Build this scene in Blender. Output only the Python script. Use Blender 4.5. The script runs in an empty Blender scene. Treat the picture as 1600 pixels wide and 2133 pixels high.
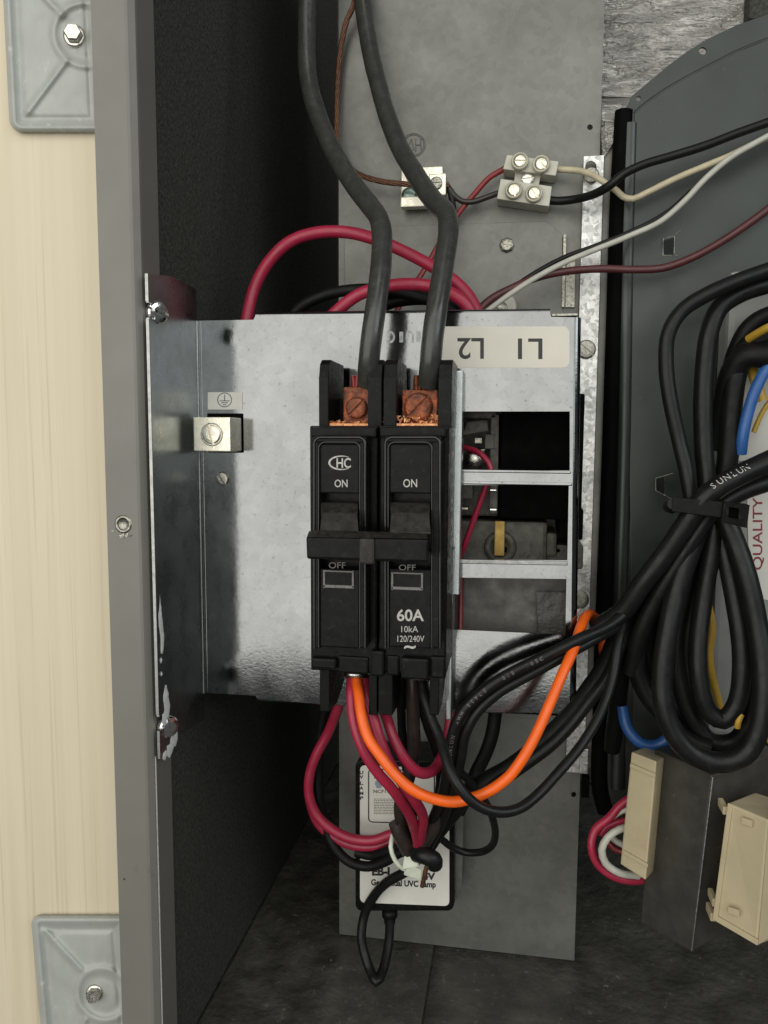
import bpy, bmesh, math, random
import mathutils.noise as mn
from mathutils import Vector, Matrix
random.seed(7)
S = bpy.context.scene
COL = S.collection
# ---------------------------------------------------------------- camera
F = 1634.0                      # focal length in photo pixels (1600 x 2133)
_d = Vector((-80, 16000, 1634)).normalized()
_r = -Vector((-9800, -216, 1634)).normalized()
_r = (_r - _d * _r.dot(_d)).normalized()
_f = _r.cross(_d)
CAM = Vector((0, -0.335, 0))
camd = bpy.data.cameras.new('camera'); cam = bpy.data.objects.new('camera', camd); COL.objects.link(cam)
ax = Vector((_r[0], _f[0], -_d[0])); ay = -Vector((_r[1], _f[1], -_d[1])); az = -Vector((_r[2], _f[2], -_d[2]))
cam.matrix_world = Matrix(((ax[0], ay[0], az[0], CAM[0]), (ax[1], ay[1], az[1], CAM[1]), (ax[2], ay[2], az[2], CAM[2]), (0, 0, 0, 1)))
camd.sensor_fit = 'VERTICAL'; camd.sensor_height = 36; camd.lens = 36 * F / 2133
camd.clip_start = 0.01; camd.clip_end = 10
S.camera = cam
# ---------------------------------------------------------------- world and lamps
w = bpy.data.worlds.new('World'); S.world = w; w.use_nodes = True
w.node_tree.nodes['Background'].inputs[0].default_value = (0.92, 0.96, 1.0, 1)
w.node_tree.nodes['Background'].inputs[1].default_value = 0.07
def area(name, loc, target, sx, sy, power, col):
    l = bpy.data.lights.new(name, 'AREA'); l.shape = 'RECTANGLE'; l.size = sx; l.size_y = sy; l.energy = power; l.color = col
    o = bpy.data.objects.new(name, l); COL.objects.link(o); o.location = loc
    o.rotation_euler = (Vector(target) - Vector(loc)).to_track_quat('-Z', 'Y').to_euler()
    return o
area('window_light', (-0.95, -1.20, 0.38), (-0.95, 0, 0.38), 2.2, 1.72, 26, (1.0, 0.985, 0.925))
area('ceiling_light', (0.10, -0.85, 1.25), (0, 0.05, 0), 0.6, 0.4, 1.2, (1.0, 0.97, 0.90))
area('side_fill', (1.25, -0.95, 0.65), (0, 0, 0), 1.0, 1.0, 9.5, (0.93, 0.97, 1.0))  # added fill, no known source; brightens the right-facing frame return and flange
area('wall_bounce', (0.47, -1.20, 0.55), (0.47, 0, 0.55), 0.64, 1.2, 3.4, (0.97, 1.0, 0.98))
S.view_settings.view_transform = 'Standard'; S.view_settings.look = 'None'; S.view_settings.exposure = 0.0

# ---------------------------------------------------------------- pixel <-> place
def W(px, py, Y=0.0):
    """point of the plane Y (millimetres behind the box face) seen at a photo pixel, in metres"""
    c = Vector((px - 800, py - 1066.5, F))
    v = Vector((c.dot(_r), c.dot(_f), -c.dot(_d)))
    t = (Y * .001 - CAM[1]) / v[1]
    return CAM + v * t
def mmpp(Y): return (335 + Y) / F   # millimetres per pixel at depth Y

# ---------------------------------------------------------------- materials
def _n(nt, t, **k):
    n = nt.nodes.new(t)
    for a, b in k.items():
        if a in n.inputs: n.inputs[a].default_value = b
        else: setattr(n, a, b)
    return n
def newmat(name):
    m = bpy.data.materials.new(name); m.use_nodes = True
    nt = m.node_tree; return m, nt, nt.nodes['Principled BSDF']
def noise(nt, scale, detail=3, stretch=(1, 1, 1), rough=.55):
    tc = nt.nodes.new('ShaderNodeTexCoord'); mp = nt.nodes.new('ShaderNodeMapping')
    mp.inputs['Scale'].default_value = [scale * s for s in stretch]
    nt.links.new(tc.outputs['Object'], mp.inputs['Vector'])
    n = nt.nodes.new('ShaderNodeTexNoise'); n.inputs['Scale'].default_value = 1; n.inputs['Detail'].default_value = detail
    n.inputs['Roughness'].default_value = rough
    nt.links.new(mp.outputs[0], n.inputs['Vector']); return n.outputs['Fac']
def ramp(nt, fac, a, b, ca, cb):
    r = nt.nodes.new('ShaderNodeValToRGB'); r.color_ramp.elements[0].position = a; r.color_ramp.elements[1].position = b
    r.color_ramp.elements[0].color = ca; r.color_ramp.elements[1].color = cb
    nt.links.new(fac, r.inputs[0]); return r.outputs[0]
def mixc(nt, fac, a, b, mode='MIX'):
    m = nt.nodes.new('ShaderNodeMix'); m.data_type = 'RGBA'; m.blend_type = mode
    for sock, v in ((m.inputs[0], fac), (m.inputs[6], a), (m.inputs[7], b)):
        if hasattr(v, 'links') or isinstance(v, bpy.types.NodeSocket): nt.links.new(v, sock)
        else: sock.default_value = v
    return m.outputs[2]
def bump(nt, bs, fac, strength, dist, prev=None):
    b = nt.nodes.new('ShaderNodeBump'); b.inputs['Strength'].default_value = strength; b.inputs['Distance'].default_value = dist
    nt.links.new(fac, b.inputs['Height'])
    if prev: nt.links.new(prev, b.inputs['Normal'])
    nt.links.new(b.outputs[0], bs.inputs['Normal']); return b.outputs[0]
def c4(c, k=1.0): return (min(c[0] * k, 1), min(c[1] * k, 1), min(c[2] * k, 1), 1)
def mat(name, col, rough=.5, metal=0.0, var=.12, vs=150, b=.15, bs_=900, stretch=(1, 1, 1), rv=.1, spec=.5, dust=None, dustpos=(.55, .75), coat=0, dist=.0002, dscale=220):
    m, nt, P = newmat(name)
    f = noise(nt, vs, 4, stretch)
    base = ramp(nt, f, .25, .75, c4(col, 1 - var), c4(col, 1 + var))
    if dust:
        d = ramp(nt, noise(nt, dscale, 6, (1, 1, 1), .7), dustpos[0], dustpos[1], (0, 0, 0, 1), (1, 1, 1, 1))
        base = mixc(nt, d, base, c4(dust))
    nt.links.new(base, P.inputs['Base Color'])
    P.inputs['Metallic'].default_value = metal
    P.inputs['Specular IOR Level'].default_value = spec
    P.inputs['Coat Weight'].default_value = coat
    rr = ramp(nt, noise(nt, vs * 1.7, 3, stretch), .3, .7, (max(rough - rv, .03),) * 3 + (1,), (min(rough + rv, 1),) * 3 + (1,))
    nt.links.new(rr, P.inputs['Roughness'])
    if b: bump(nt, P, noise(nt, bs_, 3, stretch), b, dist)
    return m
def galvanised(name, lo, hi, rlo, rhi, cell=260, pit=.5, bstr=.25, tint=(1, 1, .98), bdist=.00025, patch=.35):
    """zinc coated steel: crystal flakes, orange peel, small dark pits"""
    m, nt, P = newmat(name)
    tc = nt.nodes.new('ShaderNodeTexCoord')
    v = nt.nodes.new('ShaderNodeTexVoronoi'); v.inputs['Scale'].default_value = cell; v.inputs['Randomness'].default_value = 1
    wob = nt.nodes.new('ShaderNodeTexNoise'); wob.inputs['Scale'].default_value = cell * .8
    mv = nt.nodes.new('ShaderNodeVectorMath'); mv.operation = 'SCALE'; mv.inputs['Scale'].default_value = .004
    av = nt.nodes.new('ShaderNodeVectorMath'); av.operation = 'ADD'
    nt.links.new(tc.outputs['Object'], wob.inputs['Vector']); nt.links.new(wob.outputs['Color'], mv.inputs[0])
    nt.links.new(tc.outputs['Object'], av.inputs[0]); nt.links.new(mv.outputs[0], av.inputs[1]); nt.links.new(av.outputs[0], v.inputs['Vector'])
    sep = nt.nodes.new('ShaderNodeSeparateColor'); nt.links.new(v.outputs['Color'], sep.inputs[0])
    flake = ramp(nt, sep.outputs[0], 0, 1, tuple(lo * t for t in tint) + (1,), tuple(hi * t for t in tint) + (1,))
    big = ramp(nt, noise(nt, 28, 4), .3, .7, (1 - patch * .5,) * 3 + (1,), (1, 1, 1, 1))
    base = mixc(nt, 1.0, flake, big, 'MULTIPLY')
    pits = ramp(nt, noise(nt, 480, 5, (1, 1, 1), .8), .33, .42, (pit,) * 3 + (1,), (1, 1, 1, 1))
    base = mixc(nt, 1.0, base, pits, 'MULTIPLY')
    nt.links.new(base, P.inputs['Base Color'])
    P.inputs['Metallic'].default_value = 1
    rr = ramp(nt, noise(nt, 60, 4), .3, .7, (rlo,) * 3 + (1,), (rhi,) * 3 + (1,))
    nt.links.new(rr, P.inputs['Roughness'])
    p = bump(nt, P, noise(nt, 520, 4, (1, 1, 1.5)), bstr, bdist)
    bump(nt, P, noise(nt, 1900, 2), bstr * .6, bdist * .3, p)
    return m
M = {}
M['box'] = galvanised('bright_galvanised_steel', .245, .268, .075, .15, pit=.45, bstr=.10, bdist=.00022, tint=(.98, 1, 1), patch=.55)
M['flange'] = galvanised('smooth_galvanised_steel', .50, .56, .24, .34, pit=.8, bstr=.08, tint=(.93, 1, 1))
M['strip'] = galvanised('spangled_strip_steel', .34, .68, .28, .42, cell=520, pit=.6, bstr=.45, tint=(1, 1, .96))
M['panel'] = galvanised('dull_zinc_panel', .165, .19, .34, .48, cell=300, pit=.85, bstr=.12, tint=(1, 1, .90), patch=.5)
M['panel'].node_tree.nodes['Principled BSDF'].inputs['Metallic'].default_value = .42
M['edge'] = mat('bare_metal_edge', (.34, .34, .33), .42, 1, .1, 300, .2, 1500)
M['edgebright'] = mat('polished_edge', (.9, .9, .88), .3, .6, .1, 300, .1, 1500)
M['gloss'] = mat('glossy_black_plastic', (.006, .006, .0056), .2, 0, .25, 200, .1, 900, spec=.5, dust=(.03, .029, .025), dustpos=(.62, .85), dscale=260)
M['screw'] = mat('zinc_plated_screw', (.62, .60, .54), .28, 1, .25, 700, .3, 2500, dust=(.12, .10, .07), dustpos=(.6, .8), dscale=900)
M['screwbright'] = mat('bright_nickel_screw', (.86, .85, .80), .18, 1, .08, 700, .1, 2500)
M['darkscrew'] = mat('dull_steel_screw', (.36, .35, .30), .4, 1, .3, 700, .3, 2500, dust=(.05, .04, .03), dustpos=(.5, .7), dscale=900)
M['frame'] = mat('grey_painted_steel', (.165, .156, .136), .42, 0, .07, 30, .06, 1600, rv=.08, dust=(.10, .094, .082), dustpos=(.64, .80), dscale=75)
M['bracket'] = mat('grey_brushed_paint', (.36, .372, .345), .45, 0, .10, 90, .25, 500, dust=(.62, .62, .56), dustpos=(.60, .80), dscale=160)
M['insul'] = mat('black_fibre_insulation', (.052, .052, .044), .95, 0, .5, 600, .9, 900, spec=.15, dust=(.17, .17, .15), dustpos=(.55, .85), dscale=900, dist=.0006)
M['floor'] = mat('dark_foil_floor', (.065, .063, .053), .45, 0, .45, 60, .8, 160, dust=(.22, .21, .18), dustpos=(.60, .76), dscale=260, dist=.0016)
M['plastic'] = mat('black_breaker_plastic', (.006, .006, .0056), .32, 0, .25, 200, .12, 1500, dust=(.036, .035, .030), dustpos=(.58, .85), dscale=260, spec=.11)
M['dusty'] = mat('dusty_black_plastic', (.010, .0095, .008), .5, 0, .3, 260, .3, 700, dust=(.06, .056, .048), dustpos=(.30, .95), dscale=300, spec=.25)
M['print'] = mat('grey_print', (.42, .41, .37), .6, 0, .25, 900, 0)
M['printdim'] = mat('faded_grey_print', (.16, .155, .14), .6, 0, .3, 900, 0)
M['ink'] = mat('black_ink', (.016, .015, .014), .5, 0, .2, 900, 0)
M['redink'] = mat('dark_red_ink', (.22, .02, .03), .5, 0, .2, 900, 0)
M['blueink'] = mat('blue_ink', (.03, .10, .22), .5, 0, .2, 900, 0)
M['stamp'] = mat('grey_stamped_ink', (.30, .31, .31), .45, .7, .5, 500, .1, 1500)
M['cable'] = mat('black_cable_rubber', (.036, .037, .033), .27, 0, .2, 160, .1, 1800, dust=(.075, .074, .066), dustpos=(.55, .9), dscale=300)
M['wireblack'] = mat('black_wire_vinyl', (.008, .0083, .008), .38, 0, .2, 160, .1, 1800, dust=(.03, .03, .027), dustpos=(.6, .9), spec=.26)
M['wiredark'] = mat('matt_black_wire', (.006, .006, .006), .5, 0, .2, 160, .1, 1800, spec=.18)
M['wirebrown'] = mat('brown_black_wire', (.030, .022, .018), .35, 0, .3, 160, .2, 1200)
M['magenta'] = mat('magenta_red_vinyl', (.34, .017, .048), .40, 0, .15, 120, .08, 1600, dust=(.24, .05, .07), dustpos=(.55, .9))
M['red'] = mat('brick_red_vinyl', (.22, .022, .022), .4, 0, .2, 200, .1, 1600)
M['maroon'] = mat('maroon_vinyl', (.075, .020, .021), .4, 0, .2, 200, .1, 1600)
M['orange'] = mat('orange_vinyl', (.86, .125, .008), .38, 0, .10, 120, .08, 1600, dust=(.60, .15, .05), dustpos=(.58, .9))
M['cream'] = mat('cream_vinyl', (.48, .42, .28), .45, 0, .15, 200, .1, 1600)
M['white'] = mat('white_vinyl', (.44, .43, .37), .45, 0, .12, 300, .3, 1600, dust=(.25, .24, .21), dustpos=(.6, .8), dscale=600)
M['yellow'] = mat('yellow_vinyl', (.42, .26, .03), .4, 0, .1, 200, .05, 1600)
M['blue'] = mat('blue_vinyl', (.02, .09, .28), .4, 0, .15, 200, .05, 1600)
M['copper'] = mat('oxidised_copper', (.26, .070, .026), .5, .5, .7, 240, .8, 700, dust=(.05, .02, .012), dustpos=(.38, .68), dscale=260, dist=.0005)
M['copperlight'] = mat('raw_copper_crumbs', (.80, .36, .16), .45, .5, .35, 600, .8, 1100, dist=.0005)
M['strand'] = mat('brown_copper_strand', (.16, .075, .045), .45, .6, .5, 600, .3, 1500)
M['label'] = mat('cream_paper_label', (.62, .585, .50), .55, 0, .05, 60, .05, 900)
M['greylabel'] = mat('grey_white_label', (.62, .60, .54), .55, 0, .06, 80, .05, 900)
M['terminal'] = mat('aged_cream_plastic', (.50, .485, .40), .42, 0, .08, 160, .08, 1200)
M['collar'] = mat('translucent_cream_plastic', (.42, .40, .31), .3, 0, .15, 160, .08, 1200)
M['bobbin'] = mat('yellowed_plastic', (.47, .395, .25), .5, 0, .12, 40, .1, 900, dust=(.42, .27, .15), dustpos=(.6, .85), dscale=60)
M['tie'] = mat('white_nylon_tie', (.62, .66, .54), .4, 0, .12, 200, .1, 900)
M['core'] = mat('laminated_steel_core', (.085, .08, .07), .45, .5, .25, 90, .3, 700, dust=(.2, .195, .18), dustpos=(.64, .8), dscale=200)
M['blower'] = mat('dark_zinc_housing', (.048, .053, .048), .38, .6, .12, 30, .1, 900, dust=(.19, .19, .17), dustpos=(.66, .85), dscale=500)
M['module'] = mat('grey_module_case', (.24, .24, .225), .5, .1, .1, 80, .1, 900)
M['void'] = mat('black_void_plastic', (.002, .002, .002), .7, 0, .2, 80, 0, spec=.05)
M['relay'] = mat('dusty_relay_plastic', (.09, .085, .065), .5, 0, .35, 200, .4, 700, dust=(.03, .028, .022), dustpos=(.5, .7), dscale=300)
M['yellowtab'] = mat('brass_tab', (.42, .27, .06), .45, .3, .2, 200, .2, 900)
M['lug'] = mat('cast_aluminium', (.70, .66, .55), .33, 1, .12, 260, .35, 1300)
M['paint'] = mat('white_sealant_smear', (.72, .73, .69), .6, 0, .15, 400, .8, 900)
M['greendot'] = mat('green_zinc_screw', (.28, .36, .31), .35, .8, .2, 400, .2, 900)
# wood panel
m, nt, P = newmat('pale_grained_board'); M['wood'] = m
tc = nt.nodes.new('ShaderNodeTexCoord'); mp = nt.nodes.new('ShaderNodeMapping'); mp.inputs['Scale'].default_value = (1, 1, .012)
nt.links.new(tc.outputs['Object'], mp.inputs['Vector'])
warp = nt.nodes.new('ShaderNodeTexNoise'); warp.inputs['Scale'].default_value = 30; warp.inputs['Detail'].default_value = 2
nt.links.new(mp.outputs[0], warp.inputs['Vector'])
def grain(scale, detail):
    n = nt.nodes.new('ShaderNodeTexNoise'); n.inputs['Scale'].default_value = scale; n.inputs['Detail'].default_value = detail; n.inputs['Distortion'].default_value = .4
    nt.links.new(mp.outputs[0], n.inputs['Vector']); return n.outputs['Fac']
g1 = ramp(nt, grain(190, 3), .3, .7, (.60, .53, .385, 1), (.66, .59, .44, 1))
g2 = ramp(nt, grain(520, 5), .3, .42, (.86, .82, .78, 1), (1, 1, 1, 1))
g3 = ramp(nt, noise(nt, 14, 3, (1, 1, .4)), .3, .7, (.95, .93, .90, 1), (1, 1, 1, 1))
base = mixc(nt, 1, mixc(nt, 1, g1, g2, 'MULTIPLY'), g3, 'MULTIPLY')
nt.links.new(base, P.inputs['Base Color']); P.inputs['Roughness'].default_value = .55
bump(nt, P, grain(480, 4), .35, .0002)
# wrinkled foil
m, nt, P = newmat('wrinkled_foil'); M['foil'] = m
f1 = noise(nt, 95, 5, (1, 1, 3.2), .65)
nt.links.new(ramp(nt, noise(nt, 60, 5, (.6, 1, 3), .7), .3, .75, (.30, .285, .26, 1), (.85, .82, .77, 1)), P.inputs['Base Color'])
P.inputs['Metallic'].default_value = .9; P.inputs['Roughness'].default_value = .36
bump(nt, P, f1, 1.0, .0045)

# ---------------------------------------------------------------- mesh builder (metres, world coordinates)
class MB:
    def __init__(s): s.v = []; s.f = []; s.sm = []
    def add(s, vs, fs, smooth=False):
        o = len(s.v); s.v += [Vector(v) for v in vs]
        for f in fs: s.f.append([i + o for i in f]); s.sm.append(smooth)
        return s
    def bm(s, b, smooth=False):
        b.verts.index_update(); s.add([v.co.copy() for v in b.verts], [[v.index for v in f.verts] for f in b.faces], smooth); b.free(); return s
    def hexa(s, p, bev=0.0, seg=2):
        """p: 8 corners, front loop 0-3, back loop 4-7"""
        b = bmesh.new(); vs = [b.verts.new(q) for q in p]
        for q in ((0, 1, 2, 3), (7, 6, 5, 4), (0, 4, 5, 1), (1, 5, 6, 2), (2, 6, 7, 3), (3, 7, 4, 0)): b.faces.new([vs[i] for i in q])
        bmesh.ops.recalc_face_normals(b, faces=b.faces)
        if bev: bmesh.ops.bevel(b, geom=b.edges[:], offset=bev * .001, segments=seg, profile=.6, affect='EDGES')
        return s.bm(b)
    def box(s, x0, y0, x1, y1, Yf, Yb, bev=.3, at=None):
        """axis aligned block whose front face (depth Yf) covers photo pixels x0..x1, y0..y1"""
        my = (y0 + y1) / 2; mx = (x0 + x1) / 2
        X0 = W(x0, my, Yf).x; X1 = W(x1, my, Yf).x; Z0 = W(mx, y0, Yf).z; Z1 = W(mx, y1, Yf).z
        return s.wbox(X0, X1, Yf * .001, Yb * .001, Z1, Z0, bev)
    def wbox(s, X0, X1, Y0, Y1, Z0, Z1, bev=.3):
        bev = min(bev, abs(X1 - X0) * 450, abs(Y1 - Y0) * 450, abs(Z1 - Z0) * 450)
        return s.hexa([(X0, Y0, Z0), (X1, Y0, Z0), (X1, Y0, Z1), (X0, Y0, Z1), (X0, Y1, Z0), (X1, Y1, Z0), (X1, Y1, Z1), (X0, Y1, Z1)], bev)
    def prism(s, poly, vec, bev=0.0):
        """closed 3-D polygon pushed along vec"""
        b = bmesh.new(); vs = [b.verts.new(p) for p in poly]; f = b.faces.new(vs)
        r = bmesh.ops.extrude_face_region(b, geom=[f])
        nv = [g for g in r['geom'] if isinstance(g, bmesh.types.BMVert)]
        bmesh.ops.translate(b, verts=nv, vec=Vector(vec))
        bmesh.ops.recalc_face_normals(b, faces=b.faces)
        if bev: bmesh.ops.bevel(b, geom=b.edges[:], offset=bev * .001, segments=2, profile=.6, affect='EDGES')
        return s.bm(b)
    def plate(s, outer, holes, vec):
        """flat sheet with holes (lists of 3-D points in one plane) given thickness vec"""
        b = bmesh.new(); es = []
        for loop in [outer] + holes:
            vs = [b.verts.new(p) for p in loop]
            for i in range(len(vs)): es.append(b.edges.new((vs[i], vs[(i + 1) % len(vs)])))
        bmesh.ops.triangle_fill(b, edges=es, use_beauty=True)
        r = bmesh.ops.extrude_face_region(b, geom=b.faces[:])
        nv = [g for g in r['geom'] if isinstance(g, bmesh.types.BMVert)]
        bmesh.ops.translate(b, verts=nv, vec=Vector(vec))
        bmesh.ops.recalc_face_normals(b, faces=b.faces)
        return s.bm(b)
    def tube(s, pts, r, n=14, caps=True):
        """round tube, r in mm (number or list), along 3-D points"""
        N = len(pts); rr = r if isinstance(r, (list, tuple)) else [r] * N
        T = [(pts[min(i + 1, N - 1)] - pts[max(i - 1, 0)]).normalized() for i in range(N)]
        u = T[0].cross(Vector((0, 1, 0)));
        if u.length < .1: u = T[0].cross(Vector((1, 0, 0)))
        u.normalize(); vs = []; fs = []
        for i in range(N):
            u = (u - T[i] * u.dot(T[i])).normalized(); q = T[i].cross(u)
            for k in range(n):
                a = 2 * math.pi * k / n; vs.append(pts[i] + (u * math.cos(a) + q * math.sin(a)) * rr[i] * .001)
        for i in range(N - 1):
            for k in range(n): fs.append((i * n + k, i * n + (k + 1) % n, (i + 1) * n + (k + 1) % n, (i + 1) * n + k))
        s.add(vs, fs, True)
        if caps:
            s.add(vs[:n], [list(range(n))[::-1]]); s.add(vs[-n:], [list(range(n))])
        return s
    def lathe(s, c, axis, prof, n=24, smooth=True):
        """profile [(r, h)] in mm turned about axis (towards the viewer = outward) at c"""
        axis = Vector(axis).normalized(); u = axis.cross(Vector((0, 0, 1)))
        if u.length < .1: u = axis.cross(Vector((1, 0, 0)))
        u.normalize(); q = axis.cross(u); vs = []; fs = []
        for r, h in prof:
            for k in range(n):
                a = 2 * math.pi * k / n; vs.append(c + axis * h * .001 + (u * math.cos(a) + q * math.sin(a)) * r * .001)
        for i in range(len(prof) - 1):
            for k in range(n): fs.append((i * n + k, i * n + (k + 1) % n, (i + 1) * n + (k + 1) % n, (i + 1) * n + k))
        fs.append(list(range(n))[::-1]); fs.append([(len(prof) - 1) * n + k for k in range(n)])
        return s.add(vs, fs, smooth)
    def slotted(s, c, axis, r, h, slot=45, sw=.22, depth=.55):
        """pan head with a milled slot"""
        axis = Vector(axis).normalized(); u = axis.cross(Vector((0, 0, 1))).normalized(); q = axis.cross(u)
        a = math.radians(slot); su = u * math.cos(a) + q * math.sin(a)
        hb = h * (1 - depth)
        s.lathe(c, axis, [(r * 1.0, 0), (r * 1.0, hb)], 24, False)
        prof = [(r, hb * .9), (r * .97, h * .72), (r * .85, h * .90), (r * .55, h), (.01, h * 1.02)]
        for sg in (-1, 1):
            t = MB(); t.lathe(c, axis, prof, 28)
            b = bmesh.new(); vs = [b.verts.new(v) for v in t.v]
            for f in t.f:
                try: b.faces.new([vs[i] for i in f])
                except ValueError: pass
            bmesh.ops.bisect_plane(b, geom=b.verts[:] + b.edges[:] + b.faces[:], plane_co=c + su * sg * r * sw * .5 * .001, plane_no=-su * sg, clear_outer=True)
            bd = [e for e in b.edges if e.is_boundary]
            if bd: bmesh.ops.holes_fill(b, edges=bd)
            bmesh.ops.recalc_face_normals(b, faces=b.faces)
            s.bm(b)
        return s
    def build(s, name, material, parent=None, loc=None):
        me = bpy.data.meshes.new(name)
        if parent is not None: o0 = origin_of(parent)
        else:
            if loc is None:
                lo = [min(v[i] for v in s.v) for i in range(3)]; hi = [max(v[i] for v in s.v) for i in range(3)]
                loc = Vector([(a + b) / 2 for a, b in zip(lo, hi)])
            o0 = Vector(loc)
        me.from_pydata([v - o0 for v in s.v], [], s.f); me.validate()
        me.materials.append(M[material] if isinstance(material, str) else material)
        if len(me.polygons) == len(s.sm):
            me.polygons.foreach_set('use_smooth', s.sm)
        o = bpy.data.objects.new(name, me); COL.objects.link(o)
        if parent is not None: o.parent = parent
        else: o.location = o0
        return o
def origin_of(o):
    v = Vector((0, 0, 0))
    while o is not None: v = v + o.location; o = o.parent
    return v
def tag(o, label, cat, group=None):
    o['label'] = label; o['category'] = cat
    if group: o['group'] = group
    return o
def thing(name, label, cat, loc, group=None):
    o = bpy.data.objects.new(name, None); o.empty_display_size = .01; COL.objects.link(o); o.location = loc
    return tag(o, label, cat, group)
def structure(o): o['kind'] = 'structure'; return o

def spline(P, step=.0022):
    """centripetal-ish Catmull-Rom through 3-D points"""
    P = [Vector(p) for p in P]; Q = [P[0] * 2 - P[1]] + P + [P[-1] * 2 - P[-2]]; out = []
    for i in range(1, len(Q) - 2):
        a, b, c, d = Q[i - 1:i + 3]; L = (c - b).length; n = max(2, int(L / step))
        def tj(t, p, q): return t + max((q - p).length, 1e-6) ** .5
        t0 = 0; t1 = tj(t0, a, b); t2 = tj(t1, b, c); t3 = tj(t2, c, d)
        for k in range(n):
            t = t1 + (t2 - t1) * k / n
            A1 = a * ((t1 - t) / (t1 - t0)) + b * ((t - t0) / (t1 - t0)); A2 = b * ((t2 - t) / (t2 - t1)) + c * ((t - t1) / (t2 - t1)); A3 = c * ((t3 - t) / (t3 - t2)) + d * ((t - t2) / (t3 - t2))
            B1 = A1 * ((t2 - t) / (t2 - t0)) + A2 * ((t - t0) / (t2 - t0)); B2 = A2 * ((t3 - t) / (t3 - t1)) + A3 * ((t - t1) / (t3 - t1))
            out.append(B1 * ((t2 - t) / (t2 - t1)) + B2 * ((t - t1) / (t2 - t1)))
    out.append(P[-1]); return out
def course(pts, step=.0022): return spline([W(*p) for p in pts], step)
def wire(name, label, cat, pts, r, material, group=None, n=14):
    pts = list(pts)                       # runs that leave the photo carry on beyond its edge
    def beyond(a, b_, k=260):
        L = math.hypot(a[0] - b_[0], a[1] - b_[1]); return (a[0] + (a[0] - b_[0]) / L * k, a[1] + (a[1] - b_[1]) / L * k, a[2])
    if pts[-1][0] > 1630: pts.append(beyond(pts[-1], pts[-2]))
    if pts[0][0] > 1630: pts.insert(0, beyond(pts[0], pts[1]))
    if pts[0][1] < 0: pts.insert(0, beyond(pts[0], pts[1]))
    c = course(pts); sd = sum(p[0] for p in pts) * .37
    c = [p + mn.noise_vector(p * 45 + Vector((sd, 0, 0))) * .00022 for p in c]
    b = MB().tube(c, [r * (1 + .035 * mn.noise(p * 130 + Vector((0, sd, 0)))) for p in c], n)
    o = b.build(name, material); tag(o, label, cat, group); return o, c

def text_mb(txt, x0, y0, x1, y1, Y, rot=0, bold=0.0, thick=.04, lean=0):
    """lettering fitted to the photo rectangle x0..x1, y0..y1 on the plane Y; rot in quarter turns anticlockwise"""
    cu = bpy.data.curves.new('t', 'FONT'); cu.body = txt; cu.size = 1; cu.offset = bold; cu.resolution_u = 5; cu.extrude = 0
    ob = bpy.data.objects.new('t', cu); COL.objects.link(ob)
    dg = bpy.context.evaluated_depsgraph_get(); me = bpy.data.meshes.new_from_object(ob.evaluated_get(dg))
    vs = [(v.co.x, v.co.y) for v in me.vertices]; fs = [list(p.vertices) for p in me.polygons]
    bpy.data.objects.remove(ob); bpy.data.meshes.remove(me); bpy.data.curves.remove(cu)
    for _ in range(rot): vs = [(-y, x) for x, y in vs]
    ax_, bx = min(v[0] for v in vs), max(v[0] for v in vs); ay_, by = min(v[1] for v in vs), max(v[1] for v in vs)
    b = MB(); out = []
    for x, y in vs:
        u = (x - ax_) / (bx - ax_ or 1); v = (y - ay_) / (by - ay_ or 1)
        out.append(W(x0 + (x1 - x0) * u, y1 + (y0 - y1) * v + lean * u, Y))
    bb = bmesh.new(); bv = [bb.verts.new(p) for p in out]
    for f in fs:
        try: bb.faces.new([bv[i] for i in f])
        except ValueError: pass
    r = bmesh.ops.extrude_face_region(bb, geom=bb.faces[:])
    bmesh.ops.translate(bb, verts=[g for g in r['geom'] if isinstance(g, bmesh.types.BMVert)], vec=(0, thick * .001, 0))
    return b.bm(bb)
def rrect(x0, y0, x1, y1, r, n=5, corners=(1, 1, 1, 1)):
    """rounded rectangle in pixels, clockwise from top left"""
    out = []
    for (cx, cy, a0, on) in ((x0 + r, y0 + r, 180, corners[0]), (x1 - r, y0 + r, 270, corners[1]), (x1 - r, y1 - r, 0, corners[2]), (x0 + r, y1 - r, 90, corners[3])):
        if not on:
            out.append(((x0 if cx < (x0 + x1) / 2 else x1), (y0 if cy < (y0 + y1) / 2 else y1))); continue
        for k in range(n + 1):
            a = math.radians(a0 + 90 * k / n); out.append((cx + r * math.cos(a), cy + r * math.sin(a)))
    return out
def circ(cx, cy, r, n=16): return [(cx + r * math.cos(2 * math.pi * k / n), cy + r * math.sin(2 * math.pi * k / n)) for k in range(n)]
def P3(poly, Y): return [W(x, y, Y) for x, y in poly]
def flat(poly, Yf, Yb, bev=0.0): return MB().prism(P3(poly, Yf), (0, (Yb - Yf) * .001, 0), bev)
TOV = Vector((0, -1, 0))

# ================================================================ SETTING
Xret = W(311, 1066, -42.5).x
# side wall of the cabinet, lined with black fibre
structure(MB().wbox(Xret - .014, Xret - .0012, -.027, .30, -.42, .34, 0).build('side_wall_lining', 'insul'))
structure(MB().wbox(Xret - .014, .45, .30, .31, -.42, .34, 0).build('rear_wall', 'insul'))
zf = W(900, 1965, 70).z - .0015
fl = MB().wbox(Xret - .0011, .45, -.06, .2995, zf - .012, zf - .0025, 0)
flo = structure(fl.build('cabinet_floor', 'floor'))
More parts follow.
